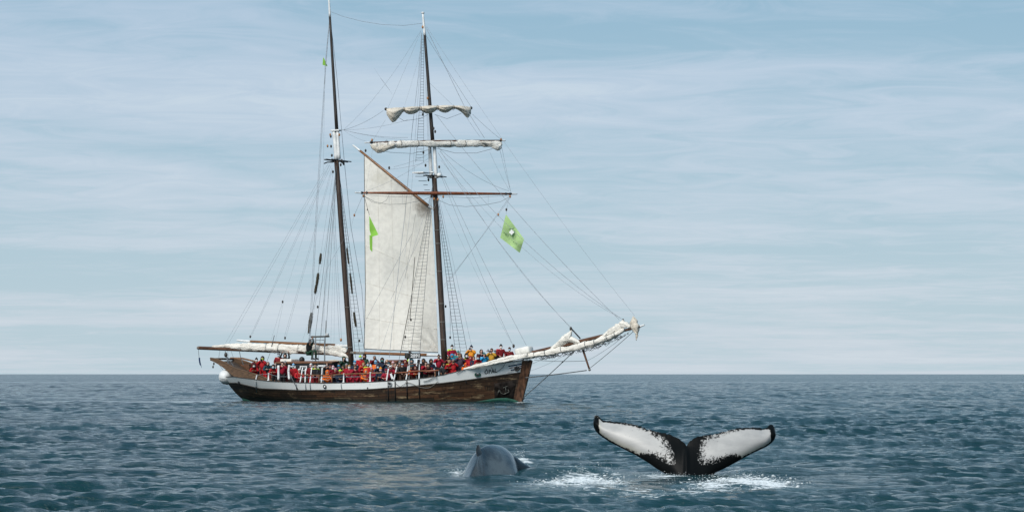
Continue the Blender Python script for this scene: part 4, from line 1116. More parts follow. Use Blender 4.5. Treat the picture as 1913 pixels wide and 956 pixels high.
spar('stanchion', SL(478, 710, 2.4), SL(480, 700.5, 2.4), .05, .045, 'white', None, 8)
for u, v0, v1 in ((813, 691, 704), (620, 700, 714), (596, 700.5, 714)): spar('rail_post', SL(u, v1, 2.95), SL(u, v0, 2.95), .05, .05, 'teak', None, 6)
# belfry-like gallows on the after deck
gal = child('gallows_frame')
spar('crossbar', SL(581, 628.8, .6), SL(615, 628.2, .6), .05, .05, 'baggy', gal, 8); spar('crossbar', SL(589, 634.8, .6), SL(607, 634.8, .6), .02, .02, 'grey', gal, 6)
for u in (589.6, 606.5): spar('upright', SL(u, 690, .6), SL(u, 629, .6), .045, .04, 'grey', gal, 8)
spar('pole', SL(608.5, 629, .6), SL(609, 598, .6), .035, .015, 'baggy', gal, 6); m = MB(); m.box(SL(611, 624.5, .6), (.1, .08, .08), None, .02); m.build('lamp', M['white'], gal)
dh = child('deckhouse')
def house(u0, u1, vtop, vbot, th, wall, roof, nwin):
    a, b = SL(u0, vtop, 0), SL(u1, vtop, 0); zt = (a.z + b.z) / 2; zb0 = SL((u0 + u1) / 2, vbot, 0).z; xm, hx = (a.x + b.x) / 2, abs(b.x - a.x) / 2
    o = child('deckhouse')
    m = MB(); m.box((xm, 0, (zt + zb0) / 2), (hx - .08, th - .08, (zt - zb0) / 2), None, .02); m.build('house_wall', M[wall], o)
    m = MB(); n = 9; v = []
    for sx in (-1, 1):
        for k in range(n): y = -th + 2 * th * k / (n - 1); v.append((xm + sx * hx, y, zt + .10 * (1 - (y / th) ** 2)))
    top = len(v); v += [(x, y, z - .06) for x, y, z in v]
    f = [(k, k + 1, n + k + 1, n + k) for k in range(n - 1)] + [(top + k, top + n + k, top + n + k + 1, top + k + 1) for k in range(n - 1)] + [(0, n, top + n, top), (n - 1, top + n - 1, top + 2 * n - 1, 2 * n - 1)]
    f += [(k, top + k, top + k + 1, k + 1) for k in range(n - 1)] + [(n + k, n + k + 1, top + n + k + 1, top + n + k) for k in range(n - 1)]
    mesh_obj('house_roof', v, f, M[roof], o)
    for k in range(nwin):
        x = xm - hx + 2 * hx * (k + .5) / nwin; w_ = child('window', (0, 0, 0), o)
        m = MB(); m.box((x, -th + .08, (zt + zb0) / 2 + .12), (.28, .025, .16), None, .01); m.build('frame', M['white'], w_)
        m = MB(); m.box((x, -th + .052, (zt + zb0) / 2 + .12), (.20, .006, .10)); m.build('pane', M['glass'], w_)
    return o
bpy.data.objects.remove(dh)
house(533, 640, 676.5, 706, 1.25, 'black', 'teak', 5)
house(730, 752, 674.5, 704, .7, 'teak', 'yard_red', 2)
m = MB(); m.box(SL(541, 673, .3), (.45, .45, .10), None, .05); m.build('roof_locker', M['cover'], ship)
m = MB(); m.ball(SL(564, 671.5, .3), (.19, .19, .2), 12, 8); m.build('ventilator', M['black'], ship)
furl('tarpaulin_roll', [SL(610, 676, .3), SL(622, 674.8, .3), SL(636, 675.5, .3)], [.06, .17, .10], 'furled_warm', ship, 60, .8)
m = MB(); m.box(SL(602.5, 683, 2.0), (.28, .12, .05), None, .02); m.build('bench_slat', M['white'], ship)
# sign board with the white number, on two white posts
sgn = child('sign_board')
sc_c = SL(771, 664, 2.2); yd = Vector((math.cos(R(5) + PSI), math.sin(R(5) + PSI), 0)); nz_ = Vector((yd.y, -yd.x, 0))
m = MB(); m.box(sc_c, (0.50, 0.03, 0.17), (yd, nz_, Vector((0, 0, 1))), .01); m.build('board', M['screen'], sgn)
for du, hh in ((-.22, 0), (.24, 0)):
    m = MB(); b0 = sc_c + yd * du + Vector((0, 0, -.17)); m.tube([b0, b0 + Vector((0, 0, -1.35))], .045, 8); m.build('post', M['white'], sgn)
cuv = bpy.data.curves.new('n', 'FONT'); cuv.body = '2891'; cuv.size = .30; cuv.extrude = .004; cuv.offset = .012; cuv.resolution_u = 2
o = bpy.data.objects.new('n', cuv); C.objects.link(o); me = bpy.data.meshes.new_from_object(o.evaluated_get(bpy.context.evaluated_depsgraph_get())); bpy.data.objects.remove(o)
me.materials.append(M['flag_white']); o = bpy.data.objects.new('number_lettering', me); C.objects.link(o); o.parent = sgn
o.matrix_local = Matrix.Translation(sc_c + nz_ * (.037) + yd * -.13 + Vector((0, 0, -.105))) @ Matrix(((yd.x, 0, nz_.x), (yd.y, 0, nz_.y), (0, 1, 0))).to_4x4()
m = MB(); m.box(sc_c + yd * -.33 + nz_ * .06, (.10, .05, .14), (yd, nz_, Vector((0, 0, 1))), .03); m.build('lamp_housing', M['block_dark'], sgn)

# ---- flags and the float: their own things
def cloth(name, corners, mat, nu=14, nv=14, wave=0.06, k=3.0, ph=0.0, thick=0.008):
    a, b, c, d = corners; v = []; base = Vector(a)
    nrm = Vector((-0.1, -1, 0)).normalized()
    for i in range(nu):
        for j in range(nv):
            x, y = i / (nu - 1), j / (nv - 1)
            p = Vector(a).lerp(Vector(b), x).lerp(Vector(d).lerp(Vector(c), x), y)
            v.append(p + nrm * (wave * math.sin(k * math.pi * x + 2.2 * y + ph) * (0.3 + x) + wave * .5 * math.sin(k * 2.3 * y + ph)) - base)
    n = len(v); v += [p - nrm * thick for p in v]
    f = grid_faces(nu, nv) + [tuple(q + n for q in reversed(g)) for g in grid_faces(nu, nv)]
    return mesh_obj(name, v, f, mat, None, True, base)
W = lambda u, v_, t: to_world(SL(u, v_, t))
fg = cloth('flag', (W(945.3, 400.3, -2.2), W(979.5, 447.0, -2.5), W(970.6, 472.0, -2.4), W(934.4, 444.0, -2.1)), M['flag_green'], 22, 22, .09, 2.6)
tag(fg, 'large light green flag with white emblem hanging below the right end of the lowest yard', 'flag', 'green flags flown from the ship')
def on_flag(u, v_, off=.05): return to_world(SL(u, v_, -2.3)) + Vector((-.01, -off - .10, 0)) - fg.location
v = [on_flag(956, 434)] + [on_flag(956 + r_ * math.cos(t), 434 + r_ * 1.12 * math.sin(t)) for t, r_ in [(2 * math.pi * i / 20, 3.9 + .8 * math.cos(4 * 2 * math.pi * i / 20)) for i in range(20)]]
mesh_obj('emblem', v, [(0, 1 + i, 1 + (i + 1) % 20) for i in range(20)], M['flag_white'], fg)
m = MB()
m.tube([on_flag(951, 429, .06), on_flag(955, 427.5, .06), on_flag(958.5, 428, .06), on_flag(961, 425.5, .06)], .02, 4); m.tube([on_flag(961.5, 431, .06), on_flag(962, 437, .06), on_flag(958, 440.5, .06), on_flag(953, 439.5, .06)], .022, 4)
m.tube([on_flag(944, 438, .06), on_flag(949, 436, .06)], .014, 4)
for u, v_ in ((941, 434), (943.5, 436.5), (946, 438.5), (949, 441), (956, 449), (959, 451.5), (962, 453.5), (965, 455)): m.tube([on_flag(u, v_, .06), on_flag(u + 1.6, v_ + .8, .06)], .018, 4)
m.build('emblem_lines', M['flag_ink'], fg)
rope('flag_line', LY(951, 366), (945.6, 399, -2.2), .010); block((946, 391.5, -2.2), 'block_dark')
p1 = cloth('flag', (W(690, 403, 2.8), W(706.8, 438.5, 2.9), W(693.6, 443, 2.85), W(690.4, 430, 2.8)), M['flag_bright'], 10, 10, .05, 2.0)
tag(p1, 'bright green pennant hanging in folds before the tall cream sail', 'flag', 'green flags flown from the ship')
c2 = cloth('lower_fold', (W(690.3, 439, 2.85), W(695.6, 440, 2.9), W(695.6, 471, 2.85), W(691.2, 466, 2.8)), M['flag_bright'], 8, 10, .04, 1.5)
c2.location = c2.location - p1.location; c2.parent = p1
rope('flag_line', LY(680, 365), (690, 402, 2.8), .012, 0, 'rope'); block((686.5, 391.5, 2.8), 'block_dark', None, .05)
p2 = cloth('flag', (W(604, 107, .3), W(606.5, 112, .3), W(612.2, 124.5, .3), W(602.5, 121.5, .3)), M['flag_bright'], 8, 8, .03, 2.0)
tag(p2, 'small green pennant flying high beside the topmast of the left mast', 'flag', 'green flags flown from the ship')
p3 = cloth('flag', (W(371.0, 668, .4), W(373.5, 667, .4), W(377.3, 687.0, .4), W(372.5, 680, .4)), M['flag_blue'], 8, 14, .06, 2.0)
tag(p3, 'drooping dark blue ensign hanging from the aft end of the main boom', 'flag')
rope('flag_line', (370.5, 651, .35), (372, 669, .4), .018, 0, 'rope')
m = MB(); nu, nv = 26, 16; fc = to_world(SL(424.5, 703.2, 0.9))
for j in range(nv + 1):
    ph = math.pi * j / nv
    for i in range(nu):
        th = 2 * math.pi * i / nu
        sgp = lambda x, e: math.copysign(abs(x) ** e, x)
        m.v.append(tuple((sgp(math.sin(ph), .8) * sgp(math.cos(th), .85) * .46, sgp(math.sin(ph), .8) * sgp(math.sin(th), .85) * .75, sgp(math.cos(ph), .85) * .46)))
m.f = [(j * nu + i, (j + 1) * nu + i, (j + 1) * nu + (i + 1) % nu, j * nu + (i + 1) % nu) for j in range(nv) for i in range(nu)]
fl = m.build('fender', M['white']); fl.location = fc; fl.rotation_euler = (0, R(7), R(-20)); tag(fl, 'big white rounded fender with a seam slung under the stern', 'fender')
m = MB(); m.torus((0, 0, -.12), (Vector((1, 0, 0)), Vector((0, 1.62, 0)), Vector((0, 0, 1))), .462, .012, 30, 5); m.build('seam_band', M['grey'], fl)
m = MB(); m.tube([(-.40, -.2, .22), (-.475, -.1, -.05), (-.42, -.1, -.33), (-.2, -.1, -.475), (.15, -.1, -.49), (.40, -.1, -.34), (.49, -.1, 0), (.44, -.1, .25)], .035, 6); m.build('shade_rim', M['black'], fl)  # dark rim drawn in for the shade under the fender
rope('fender_line', (417, 691, .9), (408, 679, 1.2), .010, 0, 'rope'); rope('fender_line', (432, 691, .9), (425, 655, .5), .008, 0, 'rope')
# mizzen-boom tackles between boom and stern
rope('mainsheet', (420.5, 651, .3), (421, 662, .6), .02, 0, 'rope'); m = MB(); m.ball(SL(422, 662.5, .6), (.13, .1, .17)); m.build('block', M['block_dark'], ship)
rope('mainsheet', (424, 667, .7), (427, 680, .9), .055, 0, 'rope'); rope('mainsheet', (424, 665, .6), (437, 684, 1.2), .02, 0, 'rope')
for a, b in (((411, 653), (408, 672)), ((431, 653), (436, 668)), ((447, 654), (449, 665)), ((449, 665), (455, 682))): rope('mainsheet', (a[0], a[1], .3), (b[0], b[1], .8), .022 if a[0] > 440 else .010, 0, 'rope')

# ================================================================== people on deck
def cloth_mat(name, col, rough=0.75):
    k = NT(name, rough, 0.25)
    nz = k.noise(9, 4, 0.65)
    k.l(k.mix(k.mapr(nz, 0.3, 0.7), tuple(c * 0.72 for c in col), tuple(min(1, c * 1.12) for c in col)), k.b.inputs['Base Color'])
    k.l(k.bump(k.noise(14, 3, 0.6), 0.5, 0.02), k.b.inputs['Normal'])
    return k.m
PC = {'red': (0.40, 0.012, 0.018), 'crimson': (0.30, 0.010, 0.030), 'darkred': (0.16, 0.008, 0.012), 'maroon': (0.075, 0.010, 0.013), 'orange': (0.80, 0.17, 0.02),
      'amber': (0.78, 0.30, 0.025), 'mustard': (0.52, 0.28, 0.03), 'navy': (0.018, 0.028, 0.055), 'teal': (0.02, 0.075, 0.10), 'black': (0.014, 0.015, 0.017),
      'plum': (0.055, 0.038, 0.06), 'blue': (0.02, 0.28, 0.52), 'sky': (0.22, 0.47, 0.72), 'green': (0.02, 0.06, 0.035), 'neon': (0.50, 0.80, 0.05), 'brown': (0.07, 0.04, 0.03),
      'grey': (0.20, 0.22, 0.24), 'white': (0.72, 0.73, 0.73), 'pink': (0.62, 0.22, 0.30), 'palepink': (0.66, 0.45, 0.50), 'blond': (0.34, 0.22, 0.10), 'hair': (0.045, 0.028, 0.018), 'mask': (0.42, 0.60, 0.72), 'tealhat': (0.03, 0.19, 0.20)}
PM = {k: cloth_mat('cloth ' + k, v) for k, v in PC.items()}
def skin_mat(name, col):
    k = NT(name, 0.55, 0.35)
    k.l(k.mix(k.mapr(k.noise(12, 3), 0.3, 0.7), tuple(c * .85 for c in col), col), k.b.inputs['Base Color'])
    k.b.inputs['Subsurface Weight'].default_value = 0.0
    return k.m
SKIN = [skin_mat('light skin', (0.52, 0.30, 0.22)), skin_mat('tanned skin', (0.36, 0.19, 0.12)), skin_mat('pale skin', (0.60, 0.38, 0.30))]
def J(**k): return {a: Vector(b) for a, b in k.items()}
POSES = {
 'stand': J(pel=(0, 0, .95), che=(.01, 0, 1.26), nec=(.01, 0, 1.45), hed=(.03, 0, 1.58), el_l=(.06, .27, 1.16), wr_l=(.26, .17, 1.06), el_r=(.06, -.27, 1.16), wr_r=(.27, -.15, 1.05)),
 'photo': J(pel=(0, 0, .95), che=(.01, 0, 1.26), nec=(.01, 0, 1.45), hed=(.03, 0, 1.58), el_l=(.17, .31, 1.24), wr_l=(.19, .09, 1.47), el_r=(.17, -.31, 1.24), wr_r=(.19, -.09, 1.47)),
 'lean': J(pel=(-.20, 0, .90), che=(.06, 0, 1.10), nec=(.20, 0, 1.24), hed=(.30, 0, 1.34), el_l=(.22, .29, .98), wr_l=(.42, .14, 1.02), el_r=(.22, -.29, .98), wr_r=(.42, -.12, 1.02)),
 'leanphoto': J(pel=(-.20, 0, .90), che=(.06, 0, 1.10), nec=(.20, 0, 1.24), hed=(.30, 0, 1.34), el_l=(.34, .30, 1.02), wr_l=(.46, .09, 1.24), el_r=(.34, -.30, 1.02), wr_r=(.46, -.09, 1.24)),
 'sit': J(pel=(-.12, 0, .50), che=(-.04, 0, .80), nec=(-.01, 0, .98), hed=(.03, 0, 1.11), el_l=(.12, .28, .72), wr_l=(.30, .12, .70), el_r=(.12, -.28, .72), wr_r=(.30, -.10, .69)),
 'reach': J(pel=(0, 0, .95), che=(.0, .02, 1.26), nec=(.0, .02, 1.45), hed=(.03, .02, 1.58), el_l=(.12, .30, 1.50), wr_l=(.16, .24, 1.82), el_r=(.12, -.28, 1.50), wr_r=(.18, -.12, 1.80)),
 'perch': J(pel=(-.05, 0, .60), che=(-.05, .02, .92), nec=(-.03, .02, 1.10), hed=(.02, .02, 1.23), el_l=(.10, .26, 1.20), wr_l=(.14, .16, 1.48), el_r=(.12, -.27, 1.18), wr_r=(.20, -.10, 1.40)),
}
for nm, p in POSES.items():
    up = p['che'] - p['pel']; fw = Vector((up.z, 0, -up.x)).normalized() if abs(up.x) > 1e-6 else Vector((1, 0, 0))
    for s_, k in ((1, 'l'), (-1, 'r')):
        p['sh_' + k] = p['nec'] + Vector((-.01, s_ * .19, -.06)); p['hi_' + k] = p['pel'] + Vector((0, s_ * .09, -.05))
        if nm == 'sit': p['kn_' + k] = Vector((.32, s_ * .14, .50)); p['an_' + k] = Vector((.28, s_ * .12, .08))
        elif nm == 'perch': p['kn_' + k] = Vector((.30, .10 + s_ * .17, .70)); p['an_' + k] = Vector((.22, .16 + s_ * .20, .22))
        else: p['kn_' + k] = Vector((.04, s_ * .11, .50)); p['an_' + k] = Vector((-.02, s_ * .11, .08))
        p['to_' + k] = p['an_' + k] + Vector((.16, s_ * .02, -.04))
        d = (p['wr_' + k] - p['el_' + k]).normalized(); p['ha_' + k] = p['wr_' + k] + d * .07
def skin_from(p, names, edges, radii, root, sub=1):
    me = bpy.data.meshes.new('s'); me.from_pydata([p[n] for n in names], [(names.index(a), names.index(b)) for a, b in edges], [])
    o = bpy.data.objects.new('s', me); C.objects.link(o)
    o.modifiers.new('k', 'SKIN')
    if sub: sb = o.modifiers.new('d', 'SUBSURF'); sb.levels = sub; sb.render_levels = sub
    for i, n in enumerate(names):
        sv = me.skin_vertices[0].data[i]; r_ = radii[n]; sv.radius = r_ if isinstance(r_, tuple) else (r_, r_); sv.use_root = (n == root)
    dg = bpy.context.evaluated_depsgraph_get(); dg.update()
    m2 = bpy.data.meshes.new_from_object(o.evaluated_get(dg)); bpy.data.objects.remove(o)
    vs = [v.co.copy() for v in m2.vertices]; fs = [tuple(q.vertices) for q in m2.polygons]; bpy.data.meshes.remove(m2)
    return vs, fs
def mesh_multi(name, groups, slots):
    v, f, mi = [], [], []
    for gv, gf, k in groups:
        b = len(v); v += list(gv); f += [tuple(i + b for i in q) for q in gf]; mi += [k] * len(gf)
    me = bpy.data.meshes.new(name); me.from_pydata([tuple(x) for x in v], [], f)
    for _ in range(slots): me.materials.append(PM['black'])
    me.polygons.foreach_set('material_index', mi); me.polygons.foreach_set('use_smooth', [True] * len(f)); me.update()
    return me
def head_geo(c):
    """skull with brow, cheeks, nose, chin and ears around the head centre"""
    nu, nv = 14, 11; v = []
    for j in range(nv + 1):
        ph = math.pi * j / nv
        for i in range(nu):
            th = 2 * math.pi * i / nu; x, y, z = math.sin(ph) * math.cos(th), math.sin(ph) * math.sin(th), math.cos(ph)
            X, Y, Z = x * .098, y * (.078 - .012 * max(0, -z)), z * .122
            if x > .3:
                X += .010 * math.exp(-((z + .62) / .18) ** 2 - (y / .35) ** 2) - .010 * math.exp(-((z - .08) / .14) ** 2 - ((abs(y) - .36) / .18) ** 2)
                X += .026 * math.exp(-((z + .12) / .16) ** 2 - (y / .13) ** 2)
            v.append(c + Vector((X, Y, Z)))
    f = [(j * nu + i, (j + 1) * nu + i, (j + 1) * nu + (i + 1) % nu, j * nu + (i + 1) % nu) for j in range(nv) for i in range(nu)]
    eyes = MB(); [eyes.ball(c + Vector((.088, s_ * .031, .012)), (.008, .014, .007), 6, 4) for s_ in (1, -1)]
    eyes.tube([c + Vector((.096, -.022, -.058)), c + Vector((.100, 0, -.060)), c + Vector((.096, .022, -.058))], .005, 4)
    ears = MB(); [ears.ball(c + Vector((-.005, s_ * .080, -.005)), (.020, .010, .030), 6, 5) for s_ in (1, -1)]
    return v, f, eyes, ears
PROTO = {}
for nm, p in POSES.items():
    names = ['pel', 'che', 'nec', 'hed'] + [a + '_' + k for k in 'lr' for a in ('sh', 'el', 'wr', 'ha', 'hi', 'kn', 'an', 'to')]
    ed = [('pel', 'che'), ('che', 'nec'), ('nec', 'hed')]
    for k in 'lr': ed += [('che', 'sh_' + k), ('sh_' + k, 'el_' + k), ('el_' + k, 'wr_' + k), ('wr_' + k, 'ha_' + k), ('pel', 'hi_' + k), ('hi_' + k, 'kn_' + k), ('kn_' + k, 'an_' + k), ('an_' + k, 'to_' + k)]
    rad = {'pel': (.12, .13), 'che': (.13, .15), 'nec': .055, 'hed': .06}
    for k in 'lr': rad.update({'sh_' + k: .06, 'el_' + k: .042, 'wr_' + k: .030, 'ha_' + k: (.036, .022), 'hi_' + k: .085, 'kn_' + k: .058, 'an_' + k: .04, 'to_' + k: .035})
    bv, bf = skin_from(p, names, ed, rad, 'pel')
    hv_, hf_, eyes, ears = head_geo(p['hed'] + Vector((.01, 0, .03)))
    fg_ = MB()
    for s_, k in ((1, 'l'), (-1, 'r')):
        d = (p['ha_' + k] - p['wr_' + k]).normalized(); lat = d.cross(Vector((0, 0, 1))); lat = lat.normalized() if lat.length > .2 else Vector((0, 1, 0)); curl = lat.cross(d).normalized() * -1
        for n_f, ln in enumerate((.062, .074, .070, .054)):
            b0 = p['ha_' + k] + lat * ((n_f - 1.5) * .019) + d * .015
            fg_.tube([b0, b0 + d * ln * .5 + curl * .008, b0 + d * ln * .8 + curl * .03], [.0095, .0085, .007], 5)
        b0 = p['wr_' + k] + d * .03 - lat * s_ * .03; fg_.tube([b0, b0 + d * .03 - lat * s_ * .028, b0 + d * .06 - lat * s_ * .030 + curl * .012], [.011, .010, .008], 5)
    body = mesh_multi('person_body', [(bv, bf, 0), (hv_, hf_, 0), (ears.v, ears.f, 0), (fg_.v, fg_.f, 0), (eyes.v, eyes.f, 1)], 2)
    jn = ['pel', 'che', 'nec'] + [a + '_' + k for k in 'lr' for a in ('sh', 'el', 'wr')]
    je = [('pel', 'che'), ('che', 'nec')] + [e for k in 'lr' for e in (('che', 'sh_' + k), ('sh_' + k, 'el_' + k), ('el_' + k, 'wr_' + k))]
    jp = dict(p); jp['nec'] = p['nec'] + (p['che'] - p['nec']) * .12; jp['pel'] = p['pel'] + (p['pel'] - p['che']) * .18
    jr = {'pel': (.155, .175), 'che': (.165, .20), 'nec': .085}
    for k in 'lr': jr.update({'sh_' + k: .088, 'el_' + k: .066, 'wr_' + k: .048})
    jv, jf = skin_from(jp, jn, je, jr, 'pel')
    zc = p['che'].z + .12
    yoke = [sum(jv[i].z for i in q) / len(q) > zc and abs(sum(jv[i].y for i in q) / len(q)) < .26 and sum(jv[i].x for i in q) / len(q) < p['nec'].x + .14 for q in jf]
    jme = mesh_multi('jacket', [(jv, [q for q, y in zip(jf, yoke) if not y], 0), (jv, [q for q, y in zip(jf, yoke) if y], 1)], 2)
    tn = ['pel'] + [a + '_' + k for k in 'lr' for a in ('hi', 'kn', 'an')]
    te = [e for k in 'lr' for e in (('pel', 'hi_' + k), ('hi_' + k, 'kn_' + k), ('kn_' + k, 'an_' + k))]
    tr = {'pel': (.14, .15)}
    for k in 'lr': tr.update({'hi_' + k: .11, 'kn_' + k: .085, 'an_' + k: .07})
    tv, tf = skin_from(p, tn, te, tr, 'pel'); tme = mesh_multi('trousers', [(tv, tf, 0)], 1)
    bt = MB()
    for k in 'lr': bt.tube([p['an_' + k] + Vector((-.07, 0, -.04)), p['an_' + k] + Vector((0, 0, 0)), p['to_' + k] + Vector((0, 0, .01)), p['to_' + k] + Vector((.05, 0, -.01))], [.045, .065, .05, .03], 8)
    bme = mesh_multi('boots', [(bt.v, bt.f, 0)], 1)
    PROTO[nm] = (body, jme, tme, bme, p)
def dome(rx, ry, rz, z0, z1, x_open=None, nu=14, nv=8, droop=0.0):
    v = []
    for j in range(nv):
        zz_ = 1 - (1 - z0) * (j / (nv - 1)); rr = math.sqrt(max(0, 1 - zz_ * zz_)) if zz_ < 1 else 0.0
        for i in range(nu):
            th = 2 * math.pi * i / nu; x = rr * math.cos(th); z = zz_
            if x > 0.2 and z < z1: z = z1 + (z - z1) * .15
            v.append(Vector((x * rx, rr * math.sin(th) * ry, z * rz)))
    return v, [(j * nu + i, (j + 1) * nu + i, (j + 1) * nu + (i + 1) % nu, j * nu + (i + 1) % nu) for j in range(nv - 1) for i in range(nu)]
def hat_mesh(kind):
    g = []
    if kind == 'beanie':
        v, f = dome(.112, .094, .135, -.05, .30); g.append((v, f, 0)); m = MB(); m.torus((-.004, 0, .035), (Vector((1, 0, .12)), Vector((0, .84, 0)), Vector((0, 0, 1))), .108, .014, 16, 6); m.ball((0, 0, .145), .026, 8, 6); g.append((m.v, m.f, 0))
    elif kind == 'hood':
        v, f = dome(.135, .125, .165, -.80, .48); v = [Vector((x.x - .018 if x.x < .05 else x.x - .03, x.y, x.z)) for x in v]; g.append((v, f, 0)); m = MB(); m.torus((.045, 0, -.01), (Vector((0, .86, 0)), Vector((-.12, 0, 1.15)), Vector((1, 0, 0))), .112, .018, 16, 6); m.torus((-.02, 0, -.135), (Vector((1, 0, 0)), Vector((0, 1, 0)), Vector((0, 0, 1))), .088, .035, 14, 6); g.append((m.v, m.f, 0))
    elif kind == 'hair':
        v, f = dome(.110, .096, .136, -.55, .42); v = [Vector((x.x - .012, x.y, x.z)) for x in v]; g.append((v, f, 0))
    elif kind == 'long':
        v, f = dome(.114, .105, .138, -.92, .42); v = [Vector((x.x - .02, x.y * (1.12 if x.z < 0 else 1), x.z * (1.35 if x.z < 0 else 1))) for x in v]; g.append((v, f, 0))
    elif kind == 'cap':
        v, f = dome(.110, .094, .125, 0.05, .30); g.append((v, f, 0)); m = MB(); m.box((.125, 0, .045), (.05, .055, .006), None, .004); g.append((m.v, m.f, 0))
    return mesh_multi(kind, g, 1)
HATS = {k: hat_mesh(k) for k in ('beanie', 'hood', 'hair', 'long', 'cap')}
mk = []; mf = []
for i in range(7):
    for j in range(4):
        th = (i - 3) / 3 * 1.15; z = .002 - j / 3 * .092; rr = (.106 if 0 < j < 3 else .100) + (.012 * math.exp(-(th / .4) ** 2) if j in (1, 2) else 0)
        mk.append(Vector((rr * math.cos(th) * 1.02, rr * math.sin(th) * .84, z)))
MASK = mesh_multi('face_mask', [(mk, grid_faces(7, 4), 0)], 1)
cm = MB(); cm.box((0, 0, 0), (.035, .06, .042), None, .01); cm.tube([(.02, 0, 0), (.12, 0, 0)], .034, 10); cm.box((-.005, 0, .045), (.02, .022, .014), None, .004)
CAMERA = mesh_multi('camera', [(cm.v, cm.f, 0)], 1)
def setm(o, cols):
    for i, c in enumerate(cols): o.material_slots[i].link = 'OBJECT'; o.material_slots[i].material = c if not isinstance(c, str) else PM[c]
rpp = random.Random(17)
def person(u, v_, t, label, pose=None, jac='red', yoke=None, tro='red', hat='hood', hatc='black', mask='white', camera=False, group='passengers crowding the deck of the ship', turn=None):
    for _ in range(5):
        p = SL(u, v_, t); q = min(max(q_of(p.x, p.z), 0), 1); zd = zr_(q) - .70; t = min(t, BH(q, zr_(q) - .2) - .50)
    if u < 510: zd += .25
    hh = p.z - zd
    if pose is None:
        pose = ('photo' if rpp.random() < .45 else 'stand') if hh > 1.38 else ('lean' if hh > 1.15 else 'sit')
    body, jme, tme, bme, P_ = PROTO[pose]
    hc = P_['hed'].z + .03; s_ = min(max(hh / hc, .92), 1.06)
    zf = p.z - hc * s_
    r0 = empty('person', to_world((p.x, p.y, zf)), R(-90) + (turn if turn is not None else rpp.uniform(-.38, .38)))
    r0.scale = (s_, s_, s_); hx = P_['hed'].x * s_ * .8
    a = r0.rotation_euler.z; r0.location.x -= hx * math.cos(a); r0.location.y -= hx * math.sin(a)
    tag(r0, label, 'person', group)
    def add(name, me, cols, loc=(0, 0, 0), rot=None):
        o = bpy.data.objects.new(name, me); C.objects.link(o); o.parent = r0; o.location = loc; setm(o, cols)
        if rot: o.rotation_euler = rot
        return o
    add('body', body, [rpp.choice(SKIN), 'black'])
    add('jacket', jme, [jac, yoke or jac]); add('trousers', tme, [tro]); add('boots', bme, ['black'])
    hp_ = P_['hed'] + Vector((.01, 0, .03))
    add(hat if hat != 'long' else 'hair', HATS[hat], [hatc], hp_)
    if mask: add('face_mask', MASK, [mask], hp_)
    if camera or pose in ('photo', 'leanphoto') and rpp.random() < .6:
        add('camera', CAMERA, ['black'], (P_['wr_l'] + P_['wr_r']) / 2 + Vector((.06, 0, .06)))
    return r0
